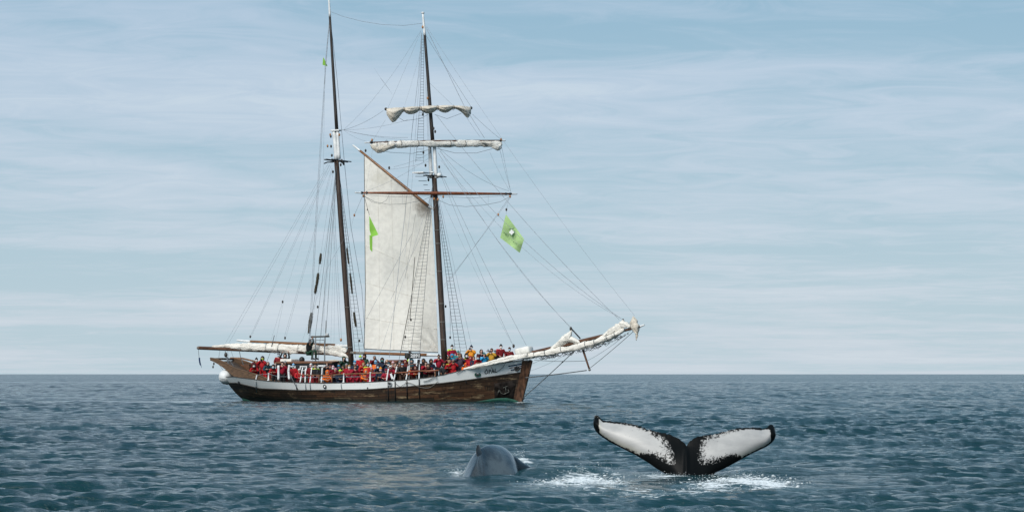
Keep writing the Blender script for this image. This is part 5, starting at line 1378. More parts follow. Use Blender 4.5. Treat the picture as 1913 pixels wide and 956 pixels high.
PEOPLE = [
 (474.8, 682.5, 2.1, 'person in black hood and red suit, lowest at the stern end of the crowd', 'lean', 'red', 'black', 'red', 'hood', 'black', 'white'),
 (479.0, 671.5, 1.2, 'tall person in black beanie and dark red jacket, furthest aft of the crowd', 'stand', 'darkred', 'maroon', 'navy', 'beanie', 'black', 'white'),
 (490.5, 669.0, 1.0, 'tall person with black hood and neon collar, red suit, near the stern', 'photo', 'red', 'darkred', 'red', 'hood', 'black', 'neon', True),
 (500.5, 679.0, 1.5, 'brown haired person in teal blue jacket leaning near the stern', 'lean', 'teal', 'navy', 'red', 'long', 'hair', None),
 (511.2, 684.5, 2.2, 'person in red jacket and black hood beside the aftmost thick white post', 'lean', 'red', 'red', 'black', 'hood', 'black', 'mask'),
 (520.5, 662.5, .6, 'person in red jacket with neon shoulder standing high under the main boom', 'stand', 'darkred', 'red', 'darkred', 'beanie', 'grey', 'mask'),
 (532.0, 664.0, .4, 'person in black clothes standing high under the main boom with arm raised', 'reach', 'black', 'black', 'black', 'hood', 'black', None),
 (527.3, 678.5, 1.7, 'bareheaded person in crimson jacket between the two thick white posts, left one', 'photo', 'crimson', 'maroon', 'black', 'hair', 'black', None),
 (532.8, 678.0, 1.4, 'person in grey beanie and crimson jacket between the two thick white posts', 'photo', 'crimson', 'crimson', 'maroon', 'beanie', 'grey', None),
 (548.2, 682.5, 2.0, 'person in pale blue beanie with black scarf and red sleeves', 'stand', 'red', 'black', 'black', 'beanie', 'sky', 'mask'),
 (559.2, 691.5, 2.4, 'person in white cap bending low in red jacket by the aft rail', 'sit', 'red', 'red', 'maroon', 'cap', 'white', None),
 (581.0, 682.0, 1.5, 'grey haired person in red jacket beside the white rigging screws', 'stand', 'darkred', 'darkred', 'red', 'hair', 'white', 'palepink'),
 (589.0, 683.0, 2.1, 'person in black jacket with neon yellow shoulders behind aft rail', 'stand', 'black', 'neon', 'darkred', 'hair', 'hair', None),
 (611.3, 681.0, 1.2, 'dark haired person in black jacket behind the orange hooded one', 'photo', 'black', 'maroon', 'black', 'long', 'black', None),
 (611.3, 695.0, 2.6, 'person with bright orange hood and orange sleeves crouching at the rail, aft one', 'sit', 'orange', 'orange', 'navy', 'hood', 'orange', None),
 (617.5, 685.5, 1.7, 'person in red jacket with dark hood just right of the aft orange hood', 'stand', 'red', 'red', 'red', 'hood', 'maroon', None),
 (622.4, 686.5, 2.0, 'person in white hood and crimson jacket near the middle rail', 'lean', 'crimson', 'black', 'darkred', 'beanie', 'palepink', 'white'),
 (626.8, 690.5, 2.4, 'person in pale pink cap and dark red jacket low at the rail', 'lean', 'darkred', 'maroon', 'navy', 'cap', 'pink', None),
 (633.5, 681.0, 1.6, 'brown haired person in navy jacket with blue mask and white scarf', 'stand', 'navy', 'navy', 'navy', 'hair', 'hair', 'blue'),
 (635.3, 693.5, 2.6, 'small person in neon yellow hat just behind the wooden handrail', 'sit', 'navy', 'navy', 'navy', 'beanie', 'neon', None),
 (641.0, 686.0, 2.0, 'person in red jacket with yellow collar left of the first white stanchion', 'photo', 'red', 'neon', 'maroon', 'hair', 'brown', None),
 (642.6, 669.5, .3, 'person in dark green hood standing high just left of the left mast', 'photo', 'green', 'black', 'black', 'hood', 'green', None),
 (647.2, 682.0, 1.2, 'grey haired person in crimson jacket beside the foot of the left mast', 'stand', 'crimson', 'maroon', 'red', 'hair', 'grey', None),
 (652.5, 684.5, 2.3, 'person in full red suit with white mask standing straight at the rail', 'stand', 'crimson', 'red', 'crimson', 'hair', 'blond', 'white'),
 (663.6, 685.5, 2.4, 'bareheaded person in full crimson suit right of the left mast at the rail', 'photo', 'crimson', 'crimson', 'crimson', 'hair', 'hair', None),
 (663.0, 677.0, 1.2, 'person in turquoise beanie and dark jacket behind the crimson suit', 'stand', 'navy', 'black', 'navy', 'beanie', 'blue', 'mask'),
 (673.2, 667.5, .4, 'tall person in neon green beanie and red jacket right of the left mast', 'stand', 'red', 'red', 'red', 'beanie', 'neon', 'mask'),
 (681.0, 665.5, .2, 'tall person in black green hooded coat right of the neon beanie', 'stand', 'green', 'black', 'green', 'hood', 'black', None),
 (678.7, 680.5, 1.4, 'fair haired person in bright red jacket below the tall dark coat', 'lean', 'red', 'orange', 'red', 'hair', 'blond', None),
 (683.5, 693.3, 2.7, 'person with orange hood and orange cuffs crouching at the rail amidships', 'sit', 'orange', 'navy', 'navy', 'hood', 'orange', None),
 (687.5, 680.0, 1.5, 'black haired person with blue mask and neon collar in red jacket', 'stand', 'red', 'neon', 'red', 'long', 'black', 'mask'),
 (694.2, 690.0, 2.7, 'person in pink beanie and red suit standing by the second white stanchion', 'sit', 'crimson', 'red', 'crimson', 'beanie', 'pink', None),
 (699.5, 667.5, .2, 'grey haired person in dark red jacket standing high before the sail foot', 'photo', 'darkred', 'maroon', 'black', 'hair', 'grey', None),
 (702.0, 676.5, 1.1, 'person in blue beanie and blue mask with bright orange jacket', 'stand', 'orange', 'orange', 'orange', 'beanie', 'sky', 'blue'),
 (706.2, 684.5, 2.0, 'person in navy hood and navy jacket with pale mask by the orange jacket', 'lean', 'navy', 'navy', 'navy', 'hood', 'navy', 'mask'),
 (711.2, 689.5, 2.5, 'person in yellow and red hat with pink mask low at the rail', 'sit', 'navy', 'navy', 'black', 'beanie', 'amber', 'palepink'),
 (714.0, 672.0, .6, 'lone tall person in black hood and navy coat seen against the sky', 'stand', 'navy', 'navy', 'navy', 'hood', 'black', 'tealhat'),
 (721.5, 692.0, 2.6, 'person in crimson cap and jacket squeezed left of the white rigging screw', 'sit', 'crimson', 'crimson', 'navy', 'cap', 'crimson', None),
 (723.0, 675.0, .9, 'blond long haired person in dark jacket before the small brown cabin', 'photo', 'navy', 'black', 'black', 'long', 'blond', None),
 (726.5, 680.0, 1.4, 'person in teal beanie and navy jacket with white mask near the brown cabin', 'stand', 'navy', 'teal', 'navy', 'beanie', 'teal', 'white'),
 (730.3, 686.0, 2.2, 'person in crimson jacket with white cap leaning between rigging screws', 'lean', 'crimson', 'crimson', 'black', 'cap', 'white', None),
 (734.0, 678.5, 1.1, 'person in pale pink beanie and red jacket before the brown cabin', 'stand', 'darkred', 'crimson', 'maroon', 'beanie', 'palepink', None),
 (739.0, 680.5, 1.6, 'bareheaded person in maroon jacket just right of the pink beanie', 'photo', 'maroon', 'darkred', 'black', 'hair', 'brown', None),
 (747.0, 677.5, 1.5, 'person in grey beanie and brown jacket behind the upper red rail', 'stand', 'brown', 'black', 'brown', 'beanie', 'grey', None),
 (751.5, 679.0, 1.9, 'person with blue mask and dark jacket behind the upper red rail', 'stand', 'black', 'brown', 'brown', 'beanie', 'brown', 'sky'),
 (756.8, 675.5, 1.2, 'person in dusty red hood under the left edge of the number board', 'stand', 'darkred', 'darkred', 'brown', 'hood', 'darkred', None),
 (763.5, 675.0, .9, 'person in neon green beanie directly beneath the number board', 'stand', 'red', 'red', 'red', 'beanie', 'neon', None),
 (765.6, 657.0, -.3, 'person in black cap standing high behind the number board', 'photo', 'black', 'black', 'black', 'cap', 'black', None),
 (769.3, 674.5, 1.3, 'person in dark teal hood between the two posts of the number board', 'stand', 'teal', 'teal', 'black', 'hood', 'teal', None),
 (768.8, 687.5, 2.3, 'person in orange jacket leaning at the rail below the number board', 'lean', 'orange', 'orange', 'brown', 'hair', 'hair', None),
 (775.5, 687.0, 2.3, 'person in red jacket leaning at the rail by the right sign post', 'lean', 'red', 'maroon', 'brown', 'hood', 'maroon', None),
 (782.6, 674.5, 1.6, 'person in black holding a camera right of the right sign post', 'photo', 'black', 'black', 'black', 'cap', 'black', None, True),
 (791.3, 673.8, .8, 'person in black hood and dark jacket right of the number board', 'stand', 'black', 'maroon', 'black', 'hood', 'black', None),
 (795.8, 678.3, 2.0, 'person in crimson jacket with camera at the face right of the number board', 'photo', 'crimson', 'red', 'black', 'hair', 'hair', None, True),
 (805.2, 674.5, 1.3, 'person in black hood with one red shoulder left of the right mast', 'stand', 'navy', 'red', 'black', 'hood', 'black', None),
 (801.0, 683.0, 2.3, 'person in dark hood and maroon jacket low at the rail left of right mast', 'lean', 'maroon', 'red', 'brown', 'hood', 'brown', None),
 (819.8, 665.5, 1.6, 'person in black beanie and red jacket aiming a camera left of the right mast', 'photo', 'crimson', 'crimson', 'black', 'beanie', 'black', None, True),
 (829.5, 681.0, 2.6, 'person in grey black clothes crouching where the white bulwark steps up', 'stand', 'black', 'grey', 'black', 'hood', 'black', None),
 (837.8, 668.0, 1.4, 'dark haired person in deep red jacket just right of the right mast', 'photo', 'darkred', 'black', 'red', 'long', 'black', None),
 (844.4, 647.5, .0, 'tallest person right of the right mast with black hat and yellow shoulders', 'stand', 'crimson', 'neon', 'black', 'beanie', 'black', 'white'),
 (844.7, 665.0, 1.2, 'person in bright blue hood below the yellow shouldered one', 'stand', 'navy', 'blue', 'black', 'hood', 'blue', None),
 (840.0, 676.0, 2.5, 'person in red suit leaning forward at the step of the bulwark', 'lean', 'red', 'neon', 'red', 'hair', 'blond', None),
 (847.0, 673.5, 2.2, 'person in bright red jacket below the blue hood', 'photo', 'red', 'red', 'red', 'hair', 'grey', None),
 (856.0, 658.8, .4, 'person in teal beanie in the back row right of the right mast', 'stand', 'tealhat', 'tealhat', 'navy', 'beanie', 'tealhat', None),
 (860.0, 663.5, 1.7, 'dark haired person in plum jacket with red sleeves holding hands to face', 'photo', 'plum', 'red', 'plum', 'long', 'hair', None),
 (871.3, 664.0, 1.3, 'person in black hood and white mask with neon collar, red jacket', 'stand', 'crimson', 'neon', 'red', 'hood', 'black', 'white'),
 (880.7, 648.5, .8, 'person in blue beanie and bright orange jacket standing tall near the bow', 'photo', 'amber', 'amber', 'crimson', 'beanie', 'navy', 'white'),
 (878.8, 668.5, 2.0, 'person in bright red suit in front of the tall orange jacket', 'stand', 'red', 'red', 'red', 'hood', 'crimson', None),
 (871.0, 681.0, 2.6, 'person in orange bending at the rail near the white sail roll', 'sit', 'orange', 'orange', 'orange', 'hood', 'orange', None),
 (885.0, 668.0, 1.6, 'person in navy jacket right behind the bright red suit', 'stand', 'navy', 'navy', 'navy', 'hair', 'brown', None),
 (899.2, 656.0, .7, 'dark haired person in brown red jacket left of the mustard coat', 'photo', 'maroon', 'brown', 'black', 'long', 'black', None),
 (893.8, 668.0, 1.9, 'small person in red jacket with pale mask left of the light blue jacket', 'lean', 'red', 'orange', 'red', 'hood', 'maroon', 'mask'),
 (904.7, 662.0, 1.6, 'person in teal beanie and light blue jacket holding hands to face', 'photo', 'blue', 'sky', 'blue', 'beanie', 'tealhat', None),
 (912.0, 656.5, .5, 'person in grey beanie partly hidden behind the mustard coat', 'stand', 'teal', 'navy', 'navy', 'beanie', 'grey', 'mask'),
 (918.6, 654.0, 1.2, 'person in long mustard yellow coat near the bow', 'photo', 'mustard', 'mustard', 'mustard', 'hair', 'hair', None),
 (925.0, 656.5, .6, 'person in black jacket holding a phone right of the mustard coat', 'stand', 'black', 'black', 'black', 'cap', 'grey', 'mask'),
 (935.7, 646.8, .7, 'person in black beanie and red jacket with white mask, second from the bow', 'stand', 'darkred', 'red', 'brown', 'beanie', 'black', 'white'),
 (951.8, 651.5, .3, 'person in dark cap and deep red jacket, nearest the bow', 'stand', 'darkred', 'maroon', 'brown', 'cap', 'brown', 'mask'),
]
for row in PEOPLE: person(*row)
# standing over the boom, hands in the furled mainsail
person(578.6, 637.5, .95, 'person in dark clothes sitting up on the cabin roof stowing the furled sail', 'perch', 'black', 'green', 'green', 'beanie', 'black', None, False, None, R(60))

# ================================================================== whales
def humpback_skin(name, pattern):
    k = NT(name, 0.24, 0.5)
    n1_ = k.noise(1.6, 5, 0.65); n2_ = k.noise(9, 5, 0.7)
    if pattern:
        at = k.n('ShaderNodeAttribute', attribute_name='white'); wv = at.outputs['Fac']
        sp_ = k.noise(24, 7, 0.78, (1.0, 1, 0.8)); sp2 = k.noise(48, 4, 0.7, (1, 1, 1), loc=(3, 3, 3))
        d = k.math('ADD', wv, k.math('ADD', k.math('MULTIPLY', k.math('SUBTRACT', sp_, .5), 3.2), k.math('MULTIPLY', k.math('SUBTRACT', sp2, .5), 1.3)))
        m_ = k.mapr(d, .44, .58)
        pale = k.mix(k.mapr(k.noise(2.2, 4, .6, (1, 1, 2)), .3, .75), (0.46, 0.455, 0.44), (0.34, 0.34, 0.335))
        pale = k.mix(k.mapr(k.noise(7, 6, .75, (2.2, 1, .5), dist=1.2), .60, .72, 0, .35), pale, (0.20, 0.20, 0.20))
        pale = k.mix(k.mapr(k.noise(26, 3, .6), .69, .74, 0, .6), pale, (0.10, 0.11, 0.11))
        warm = k.n('ShaderNodeAttribute', attribute_name='algae')
        pale = k.mix(k.math('MULTIPLY', warm.outputs['Fac'], .55), pale, (0.36, 0.34, 0.22))
        blk = k.mix(k.mapr(k.noise(40, 3, .7), .73, .77, 0, .5), (0.005, 0.006, 0.0065), (0.30, 0.32, 0.32))
        c = k.mix(m_, blk, pale)
        k.l(k.mapr(m_, 0, 1, .42, .42), k.b.inputs['Roughness']); k.l(k.mapr(m_, 0, 1, .06, .35), k.b.inputs['Specular IOR Level'])
    else:
        c = k.mix(k.mapr(n1_, .38, .62), (0.026, 0.037, 0.046), (0.085, 0.112, 0.128))
        c = k.mix(k.mapr(n2_, .52, .70, 0, .7), c, (0.014, 0.018, 0.022))
        c = k.mix(k.mapr(k.noise(5, 5, .7, (.5, .5, 2.5)), .62, .72, 0, .5), c, (0.12, 0.14, 0.14))
        k.b.inputs['Coat Weight'].default_value = .3; k.b.inputs['Coat Roughness'].default_value = .12
        k.l(k.mapr(n2_, .3, .7, .18, .34), k.b.inputs['Roughness'])
    k.l(c, k.b.inputs['Base Color'])
    k.l(k.bump(k.noise(22, 4, .65), .25, .01, k.bump(n1_, .3, .03)), k.b.inputs['Normal'])
    return k.m
# --- fluke, read off the photograph in its own plane, tilted back a little and dished at the tips
TOPL = [(272, 165), (274, 135), (283, 108), (293, 98), (306, 101), (318, 112), (332, 128), (348, 138), (400, 145), (480, 152), (520, 157), (560, 165), (620, 182), (680, 207), (740, 222), (800, 233), (850, 248), (900, 270), (940, 296), (958, 314), (967, 330),
        (976, 312), (990, 292), (1012, 276), (1045, 260), (1110, 248), (1200, 236), (1245, 221), (1290, 209), (1370, 195), (1450, 192), (1505, 192), (1530, 199), (1552, 197), (1570, 188), (1578, 175), (1590, 168), (1605, 170), (1618, 185), (1628, 215), (1632, 250)]
BOTL = [(272, 165), (276, 190), (292, 220), (312, 241), (340, 263), (400, 302), (500, 352), (600, 403), (680, 452), (740, 495), (800, 530), (840, 545), (870, 600), (900, 690), (930, 760), (960, 790), (1000, 790), (1040, 770), (1080, 710), (1120, 610), (1150, 560), (1180, 527), (1250, 495), (1350, 441), (1450, 386), (1560, 335), (1600, 306), (1622, 280), (1632, 250)]
WHITE_L = [(310, 112), (345, 148), (400, 152), (560, 172), (680, 216), (735, 238), (790, 285), (825, 345), (850, 410), (855, 445), (800, 418), (740, 392), (680, 384), (630, 388), (600, 388), (500, 342), (400, 292), (340, 252), (316, 230), (308, 180)]
WHITE_R = [(1120, 262), (1200, 244), (1290, 217), (1370, 203), (1450, 199), (1530, 206), (1568, 200), (1590, 205), (1596, 260), (1600, 290), (1560, 326), (1450, 378), (1380, 412), (1330, 395), (1260, 400), (1200, 425), (1130, 440), (1080, 440), (1068, 395), (1085, 330), (1100, 290)]
def poly_sd(px, py, poly_):
    """signed distance (+ inside) of arrays of points to a polygon"""
    P_ = np.array(poly_, float); Q_ = np.roll(P_, -1, 0); d = np.full(px.shape, 1e9); ins = np.zeros(px.shape, bool)
    for (ax, ay), (bx, by) in zip(P_, Q_):
        ex, ey = bx - ax, by - ay; t = np.clip(((px - ax) * ex + (py - ay) * ey) / (ex * ex + ey * ey), 0, 1)
        d = np.minimum(d, np.hypot(px - ax - t * ex, py - ay - t * ey))
        c_ = (ay > py) != (by > py); xi = (bx - ax) * (py - ay) / (by - ay + 1e-12) + ax; ins ^= c_ & (px < xi)
    return np.where(ins, d, -d)
NU, NV = 420, 46
rgf = random.Random(4)
tt = [0.5 - 0.5 * math.cos(math.pi * i / (NU - 1)) for i in range(NU)]
xs_ = [272 + (1632 - 272) * (0.35 * a + 0.65 * i / (NU - 1)) for i, a in enumerate(tt)]
FV, FP = [], []
S_ = 3.985
for x in xs_:
    yt = interp(x, [p[0] for p in sorted(TOPL)], [p[1] for p in sorted(TOPL)]); yb = interp(x, [p[0] for p in sorted(BOTL)], [p[1] for p in sorted(BOTL)])
    ys = yt
    w_ = 1 if (345 < x < 955 or 985 < x < 1575) else 0.3
    yt += w_ * (5.5 * mn.noise(Vector((x * .055, 1.3, 0))) + 5.0 * mn.noise(Vector((x * .16, 4.3, 0))) + 2.5 * mn.noise(Vector((x * .4, 9, 0))))
    if yb < yt + 0.5: yb = yt + 0.5
    for side in (0, 1):
        for j in range(NV):
            b = (j / (NV - 1)) ** 1.15; y = ys + (yb - ys) * b + (yt - ys) * math.exp(-b * 22)
            FP.append((x, y, side, b))
px = np.array([p[0] for p in FP]); py = np.array([p[1] for p in FP]); sd_f = np.array([p[2] for p in FP]); bb = np.array([p[3] for p in FP])
cx0 = 962.0
rel = (px - cx0) / 680.0
chord = np.sqrt(np.clip(bb, 0, 1)) * np.clip(1 - bb, 0, 1) ** 0.55     # thick nearer the leading (lower) edge
thick = 0.10 * (1 - 0.55 * np.abs(rel)) * np.sin(np.pi * np.clip(bb, 0, 1) ** 1.5) ** .7
stock = np.exp(-((px - cx0) / 95.0) ** 2) * np.clip((py - 330) / 260, 0, 1.3)
thick = thick * (1 - np.clip(stock, 0, 1)) + 0.20 * np.clip(stock, 0, 1.2) * np.sqrt(np.clip(1 - ((px - cx0) / 190.0) ** 2, 0, 1)) * (bb < .995) * (bb > .005)
edge_fade = np.clip(np.minimum(px - 272, 1632 - px) / 25.0, 0, 1) ** .5
thick = thick * edge_fade
ridge = 0.05 * np.exp(-((px - cx0 - 2 - (py - 330) * -.02) / 16.0) ** 2) * np.clip((py - 330) / 60, 0, 1)
ycurve = 0.42 * np.abs(rel) ** 1.7 - 0.10 * np.abs(rel) * np.sin(np.clip(bb, 0, 1) * np.pi)
ud = 1040 + px / S_; vd = 750 + py / S_
Z0 = CAMH - (vd - HORZ) / FPX * FL_D
lean = (Z0) * 0.28                                    # trailing edge leans away
Yd = FL_D + ycurve + lean + np.where(sd_f == 0, -thick - ridge, thick * .8)
# keep the outline where it is while the sheet curves in depth
Xd = (ud - CX) / FPX * (FL_D + ycurve + lean); Zd = CAMH - (vd - HORZ) / FPX * (FL_D + ycurve + lean)
verts = np.stack([Xd - FLX, Yd - FL_D, Zd], -1)
faces = []
for i in range(NU - 1):
    for j in range(NV - 1):
        a = (i * 2) * NV + j; b = ((i + 1) * 2) * NV + j
        faces.append((a, a + 1, b + 1, b)); a += NV; b += NV
        faces.append((a, b, b + 1, a + 1))
    a = i * 2 * NV; b = (i + 1) * 2 * NV
    faces.append((a, b, b + NV, a + NV)); faces.append((a + NV - 1, a + 2 * NV - 1, b + 2 * NV - 1, b + NV - 1))
for a in (0, (NU - 1) * 2 * NV):
    for j in range(NV - 1): faces.append((a + j, a + NV + j, a + NV + j + 1, a + j + 1))
fluke = mesh_obj('humpback_whale', verts.tolist(), faces, humpback_skin('humpback fluke skin', True), None, True, (FLX, FL_D, 0))
sd1 = np.maximum(poly_sd(px, py, WHITE_L), poly_sd(px, py, WHITE_R)) - 4.5
# hard line along the outer edges, speckled and feathery toward the root
root = np.exp(-((px - cx0) / 330.0) ** 2); low = np.clip((py - 330) / 90, 0, 1)
soft = 3.5 + 62 * root ** 1.3 + 10 * low * root
wh = np.clip(0.5 + sd1 / (2 * soft), -2.5, 3.5); wh = wh - np.clip(-sd1 - 34, 0, 200) / 9.0; wh = wh - np.clip((py - 468) / 14, 0, 3) * (np.abs(px - cx0) < 330); wh = np.where(sd_f == 0, wh, -3)
a_ = fluke.data.attributes.new('white', 'FLOAT', 'POINT'); a_.data.foreach_set('value', wh.astype(np.float32))
al = np.clip((bb - .72) / .28, 0, 1) * np.clip(np.abs(rel) * 2.2 - .3, 0, 1) + np.clip(1 - np.abs(px - 310) / 30, 0, 1) * .6
a_ = fluke.data.attributes.new('algae', 'FLOAT', 'POINT'); a_.data.foreach_set('value', np.clip(al, 0, 1).astype(np.float32))
tag(fluke, 'humpback whale tail fluke raised from the water with white underside and black edges', 'whale')
bk = MB(); rgb = random.Random(8)
for i in range(46):   # barnacles on the fluke tips and edges
    if i < 26: x, y = 282 + rgb.random() * 26, 100 + rgb.random() * 55
    elif i < 38: x, y = 1588 + rgb.random() * 34, 185 + rgb.random() * 90
    else: x, y = 500 + rgb.random() * 300, 0; y = interp(x, [p[0] for p in TOPL[:20]], [p[1] for p in TOPL[:20]]) + 4
    r_ = abs((x - cx0) / 680); yc = 0.42 * r_ ** 1.7; z0 = CAMH - (750 + y / S_ - HORZ) / FPX * FL_D; D_ = FL_D + yc + z0 * .28
    bk.ball(((1040 + x / S_ - CX) / FPX * D_ - FLX, D_ - FL_D - .045, CAMH - (750 + y / S_ - HORZ) / FPX * D_), (.011, .02, .010), 6, 4)
bk.build('barnacles', M['anchor'], fluke)['kind'] = 'stuff'

# --- the other whale: arched back, the keeled tail stock coming towards us on the left
def wbp(u, v_, dY=0.0): return wp(u, v_, WB_D + dY)
def arc_section(cu, topv, ridge_u, wl, wr, basev, dY, sharp, n=40):
    """one slice: from the waterline on the left, over the keel, down on the right. Readings in photo px."""
    out = []
    for k in range(n):
        a = k / (n - 1)
        if a < .5:
            x = a / .5; e = 2.3 - 1.15 * sharp
            u = cu - wl + (ridge_u - (cu - wl)) * (1 - (1 - x) ** 1.0) ; hgt = (1 - (1 - x) ** 2.0) ** .58 * (1 - sharp) + (1 - (1 - x) ** 1.3) ** .8 * sharp
        else:
            x = (1 - a) / .5; e = 2.3 - 1.15 * sharp
            u = cu + wr + (ridge_u - (cu + wr)) * x; hgt = (1 - (1 - x) ** 2.3) ** (1 / 2.3) * (1 - sharp) + x ** 1.9 * sharp
        out.append(wbp(u, basev + (topv - basev) * hgt, dY))
    return out
secs = []
#         cu   topv ridge wl  wr  base  dY    sharp
SECT = [(938, 925, 938, 10, 10, 960, 1.55, 0.0), (936, 880, 936, 26, 28, 960, 1.50, 0.0), (933, 856, 933, 36, 37, 955, 1.35, 0.0), (930, 843, 930, 41, 41, 950, 1.10, 0.0), (927, 834.5, 926, 44, 43, 945, .80, 0.0), (924, 830.0, 923, 44, 45, 940, .50, .02),
        (920, 829.6, 918, 44, 47, 935, .22, .06), (915, 831.6, 911, 43, 50, 930, -.02, .15), (909, 835.0, 903, 40, 52, 926, -.22, .30), (903, 838.5, 897, 37.5, 44, 924, -.38, .5),
        (898, 842, 894.3, 35, 34, 922, -.52, .72), (893, 850, 893.0, 31.5, 24, 920, -.68, .88), (889, 860, 890.8, 27.5, 19, 922, -.84, .95), (885, 870, 887.0, 23.5, 16, 925, -.98, 1.0), (881, 880, 882.5, 20, 13, 930, -1.10, 1.0), (878, 890, 879.0, 17.5, 10, 935, -1.22, 1.0), (876, 906, 877, 14, 8, 940, -1.34, 1.0), (874, 925, 875, 9, 6, 945, -1.45, 1.0)]
def sect_at(f_):
    k = min(int(f_), len(SECT) - 2); t = f_ - k
    P0, P1, P2, P3 = SECT[max(k - 1, 0)], SECT[k], SECT[k + 1], SECT[min(k + 2, len(SECT) - 1)]
    return [0.5 * ((2 * b) + (c - a) * t + (2 * a - 5 * b + 4 * c - d) * t * t + (3 * b - a - 3 * c + d) * t ** 3) for a, b, c, d in zip(P0, P1, P2, P3)]
nS, nK = 90, 56
for i in range(nS):
    q = sect_at(i / (nS - 1) * (len(SECT) - 1)); q[3] *= 1.20; q[4] *= 1.20; q[7] = min(max(q[7], 0), 1)
    secs.append(arc_section(*q, n=nK))
v = [p - Vector((WBX, WB_D, 0)) for s_ in secs for p in s_]
f = grid_faces(nS, nK)
f += [tuple(range(nK)), tuple(reversed([(nS - 1) * nK + k for k in range(nK)]))]
for i in range(nS - 1): f.append((i * nK, i * nK + nK - 1, (i + 1) * nK + nK - 1, (i + 1) * nK))
M['whale'] = humpback_skin('humpback back skin', False)
wb = mesh_obj('humpback_whale', v, f, M['whale'], None, True, (WBX, WB_D, 0))
tag(wb, 'dark grey humpback whale back arching out of the water left of the tail', 'whale')
# a low dark hump, added just awash beside the arch
nu, nv = 22, 18; v = []
for i in range(nu):
    a = i / (nu - 1); u = 950 + 60 * a; top = interp(a, [0, .25, .45, .7, 1], [847, 853, 863, 872, 884])
    for j in range(nv):
        th = math.pi * j / (nv - 1); hh = math.sin(th) ** .7
        p = wbp(u, 896 + (top - 896) * hh, .62 + .35 * math.cos(th) * (1 - .5 * a)); v.append(p - Vector((WBX, WB_D, 0)))
mesh_obj('low_hump', v, grid_faces(nu, nv) + [tuple(range(nv)), tuple(reversed([(nu - 1) * nv + k for k in range(nv)]))], plain('dark wet flank skin', (0.010, 0.015, 0.018), 0.18, 0.4, 6, 0.6, 0.5), wb, True)
# hooked dorsal fin on the keel
nu, nv = 16, 9; v = []
for i in range(nu):
    a = i / (nu - 1)
    for j in range(nv):
        b = j / (nv - 1)
        base = wbp(892.6 + 6.0 * a, 852 - 11 * a, -.70 + .40 * a); tip = wbp(892.6 + 2.6 * a, 829.8 + 1.6 * a, -.55 + .18 * a)
        p = base.lerp(tip, b ** 1.15) + Vector((0.025 * math.sin(math.pi * b) * -1 * (1 - a), 0, 0))
        v.append((p, .040 * (1 - b * .85) * math.sin(math.pi * min(max(a, .03), .97)) + .004))
vv = [p + Vector((-w_, 0, 0)) - Vector((WBX, WB_D, 0)) for p, w_ in v] + [p + Vector((w_, 0, 0)) - Vector((WBX, WB_D, 0)) for p, w_ in v]; n = len(v)
f = grid_faces(nu, nv) + [tuple(k + n for k in reversed(q)) for q in grid_faces(nu, nv)]
for i in range(nu - 1): f.append((i * nv + nv - 1, (i + 1) * nv + nv - 1, (i + 1) * nv + nv - 1 + n, i * nv + nv - 1 + n))
for a in (0, (nu - 1) * nv):
    for j in range(nv - 1): f.append((a + j, a + j + 1, a + j + 1 + n, a + j + n))
mesh_obj('dorsal_fin', vv, f, plain('dark dorsal fin skin', (0.012, 0.015, 0.017), 0.4, 0.3, 8, 0.3, 0.3), wb, True)

# --- spray: drops and froth thrown up where the whales break the surface
rs_ = np.random.RandomState(12)
froth_m = NT('froth', 0.9, 0.2); froth_m.b.inputs['Base Color'].default_value = (0.70, 0.75, 0.77, 1)
ico = [(0, 0, 1), (.894, 0, .447), (.276, .851, .447), (-.724, .526, .447), (-.724, -.526, .447), (.276, -.851, .447), (.724, .526, -.447), (-.276, .851, -.447), (-.894, 0, -.447), (-.276, -.851, -.447), (.724, -.526, -.447), (0, 0, -1)]
icf = [(0, 1, 2), (0, 2, 3), (0, 3, 4), (0, 4, 5), (0, 5, 1), (1, 6, 2), (2, 7, 3), (3, 8, 4), (4, 9, 5), (5, 10, 1), (6, 7, 2), (7, 8, 3), (8, 9, 4), (9, 10, 5), (10, 6, 1), (11, 7, 6), (11, 8, 7), (11, 9, 8), (11, 10, 9), (11, 6, 10)]
ico = np.array(ico); icf = np.array(icf)
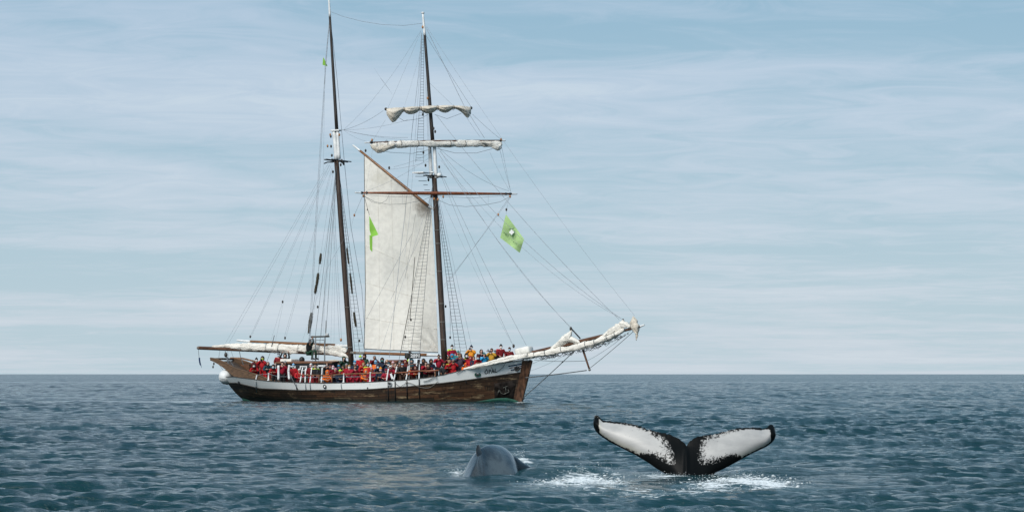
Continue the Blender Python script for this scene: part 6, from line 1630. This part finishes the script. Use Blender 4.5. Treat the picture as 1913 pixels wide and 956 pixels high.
def drops(name, clouds):
    C_, S2 = [], []
    for u, v_, su, sv, n, zlo, zhi, r0, r1 in clouds:
        n = int(n * .75); uu = u + rs_.normal(size=n) * su; vv_ = v_ + rs_.normal(size=n) * sv * (1.7 if v_ > 892 else 1.0); Y = FPX * CAMH / (vv_ - HORZ); X = (uu - CX) / FPX * Y
        h, dx, dy = sea(X, Y); z = h + zlo + (zhi - zlo) * rs_.rand(n) ** 2.2
        C_.append(np.stack([X - dx, Y - dy, z], -1)); S2.append(r0 + (r1 - r0) * rs_.rand(n) ** 3)
    C_ = np.concatenate(C_); S2 = np.concatenate(S2); N_ = len(C_)
    V_ = (C_[:, None, :] + ico[None] * S2[:, None, None] * np.array([1.5, 1.5, .6])).reshape(-1, 3)
    F_ = (icf[None] + (np.arange(N_) * 12)[:, None, None]).reshape(-1, 3)
    me = bpy.data.meshes.new(name); me.from_pydata(V_.tolist(), [], F_.tolist()); me.materials.append(froth_m.m); me.polygons.foreach_set('use_smooth', [True] * len(me.polygons)); me.update()
    o = bpy.data.objects.new(name, me); C.objects.link(o); o['kind'] = 'stuff'; return o
drops('sea_froth', [(1090, 897, 34, 3, 420, -.018, .022, .010, .030), (1045, 903, 26, 2.5, 150, -.014, .012, .008, .024), (1140, 901, 22, 3, 190, -.014, .018, .008, .026), (1392, 900, 38, 3.4, 430, -.018, .022, .010, .030), (1448, 901, 22, 2.5, 180, -.014, .018, .008, .026), (1320, 905, 28, 2.5, 110, -.012, .010, .006, .02), (856, 885, 7, 2.5, 40, -.01, .02, .006, .020), (973, 867, 5, 2, 90, 0, .12, .007, .022)])
drops('sea_spray', [(1090, 895, 40, 4, 450, 0, .10, .003, .012), (1050, 902, 30, 3, 175, 0, .05, .003, .010), (1140, 900, 26, 4, 200, 0, .07, .003, .011), (1110, 884, 26, 3, 210, .02, .20, .002, .005),
                    (1395, 899, 40, 4, 450, 0, .09, .003, .011), (1450, 901, 26, 3, 210, 0, .07, .003, .010), (1320, 903, 34, 4, 160, 0, .05, .003, .009), (1400, 889, 26, 2, 130, .02, .14, .002, .005),
                    (1250, 887, 30, 1.2, 160, 0, .05, .003, .008), (1325, 883, 14, 1.2, 60, 0, .05, .003, .007), (1240, 915, 50, 6, 160, 0, .03, .002, .006), (1432, 835, 3, 30, 9, 0, .05, .002, .004),
                    (856, 884, 8, 3, 130, 0, .13, .003, .011), (838, 877, 12, 2.5, 55, 0, .07, .003, .008), (973, 866, 6, 2.5, 160, .08, .30, .003, .010), (984, 874, 12, 3, 90, 0, .10, .003, .007), (920, 889, 22, 1, 30, 0, .02, .003, .006)])
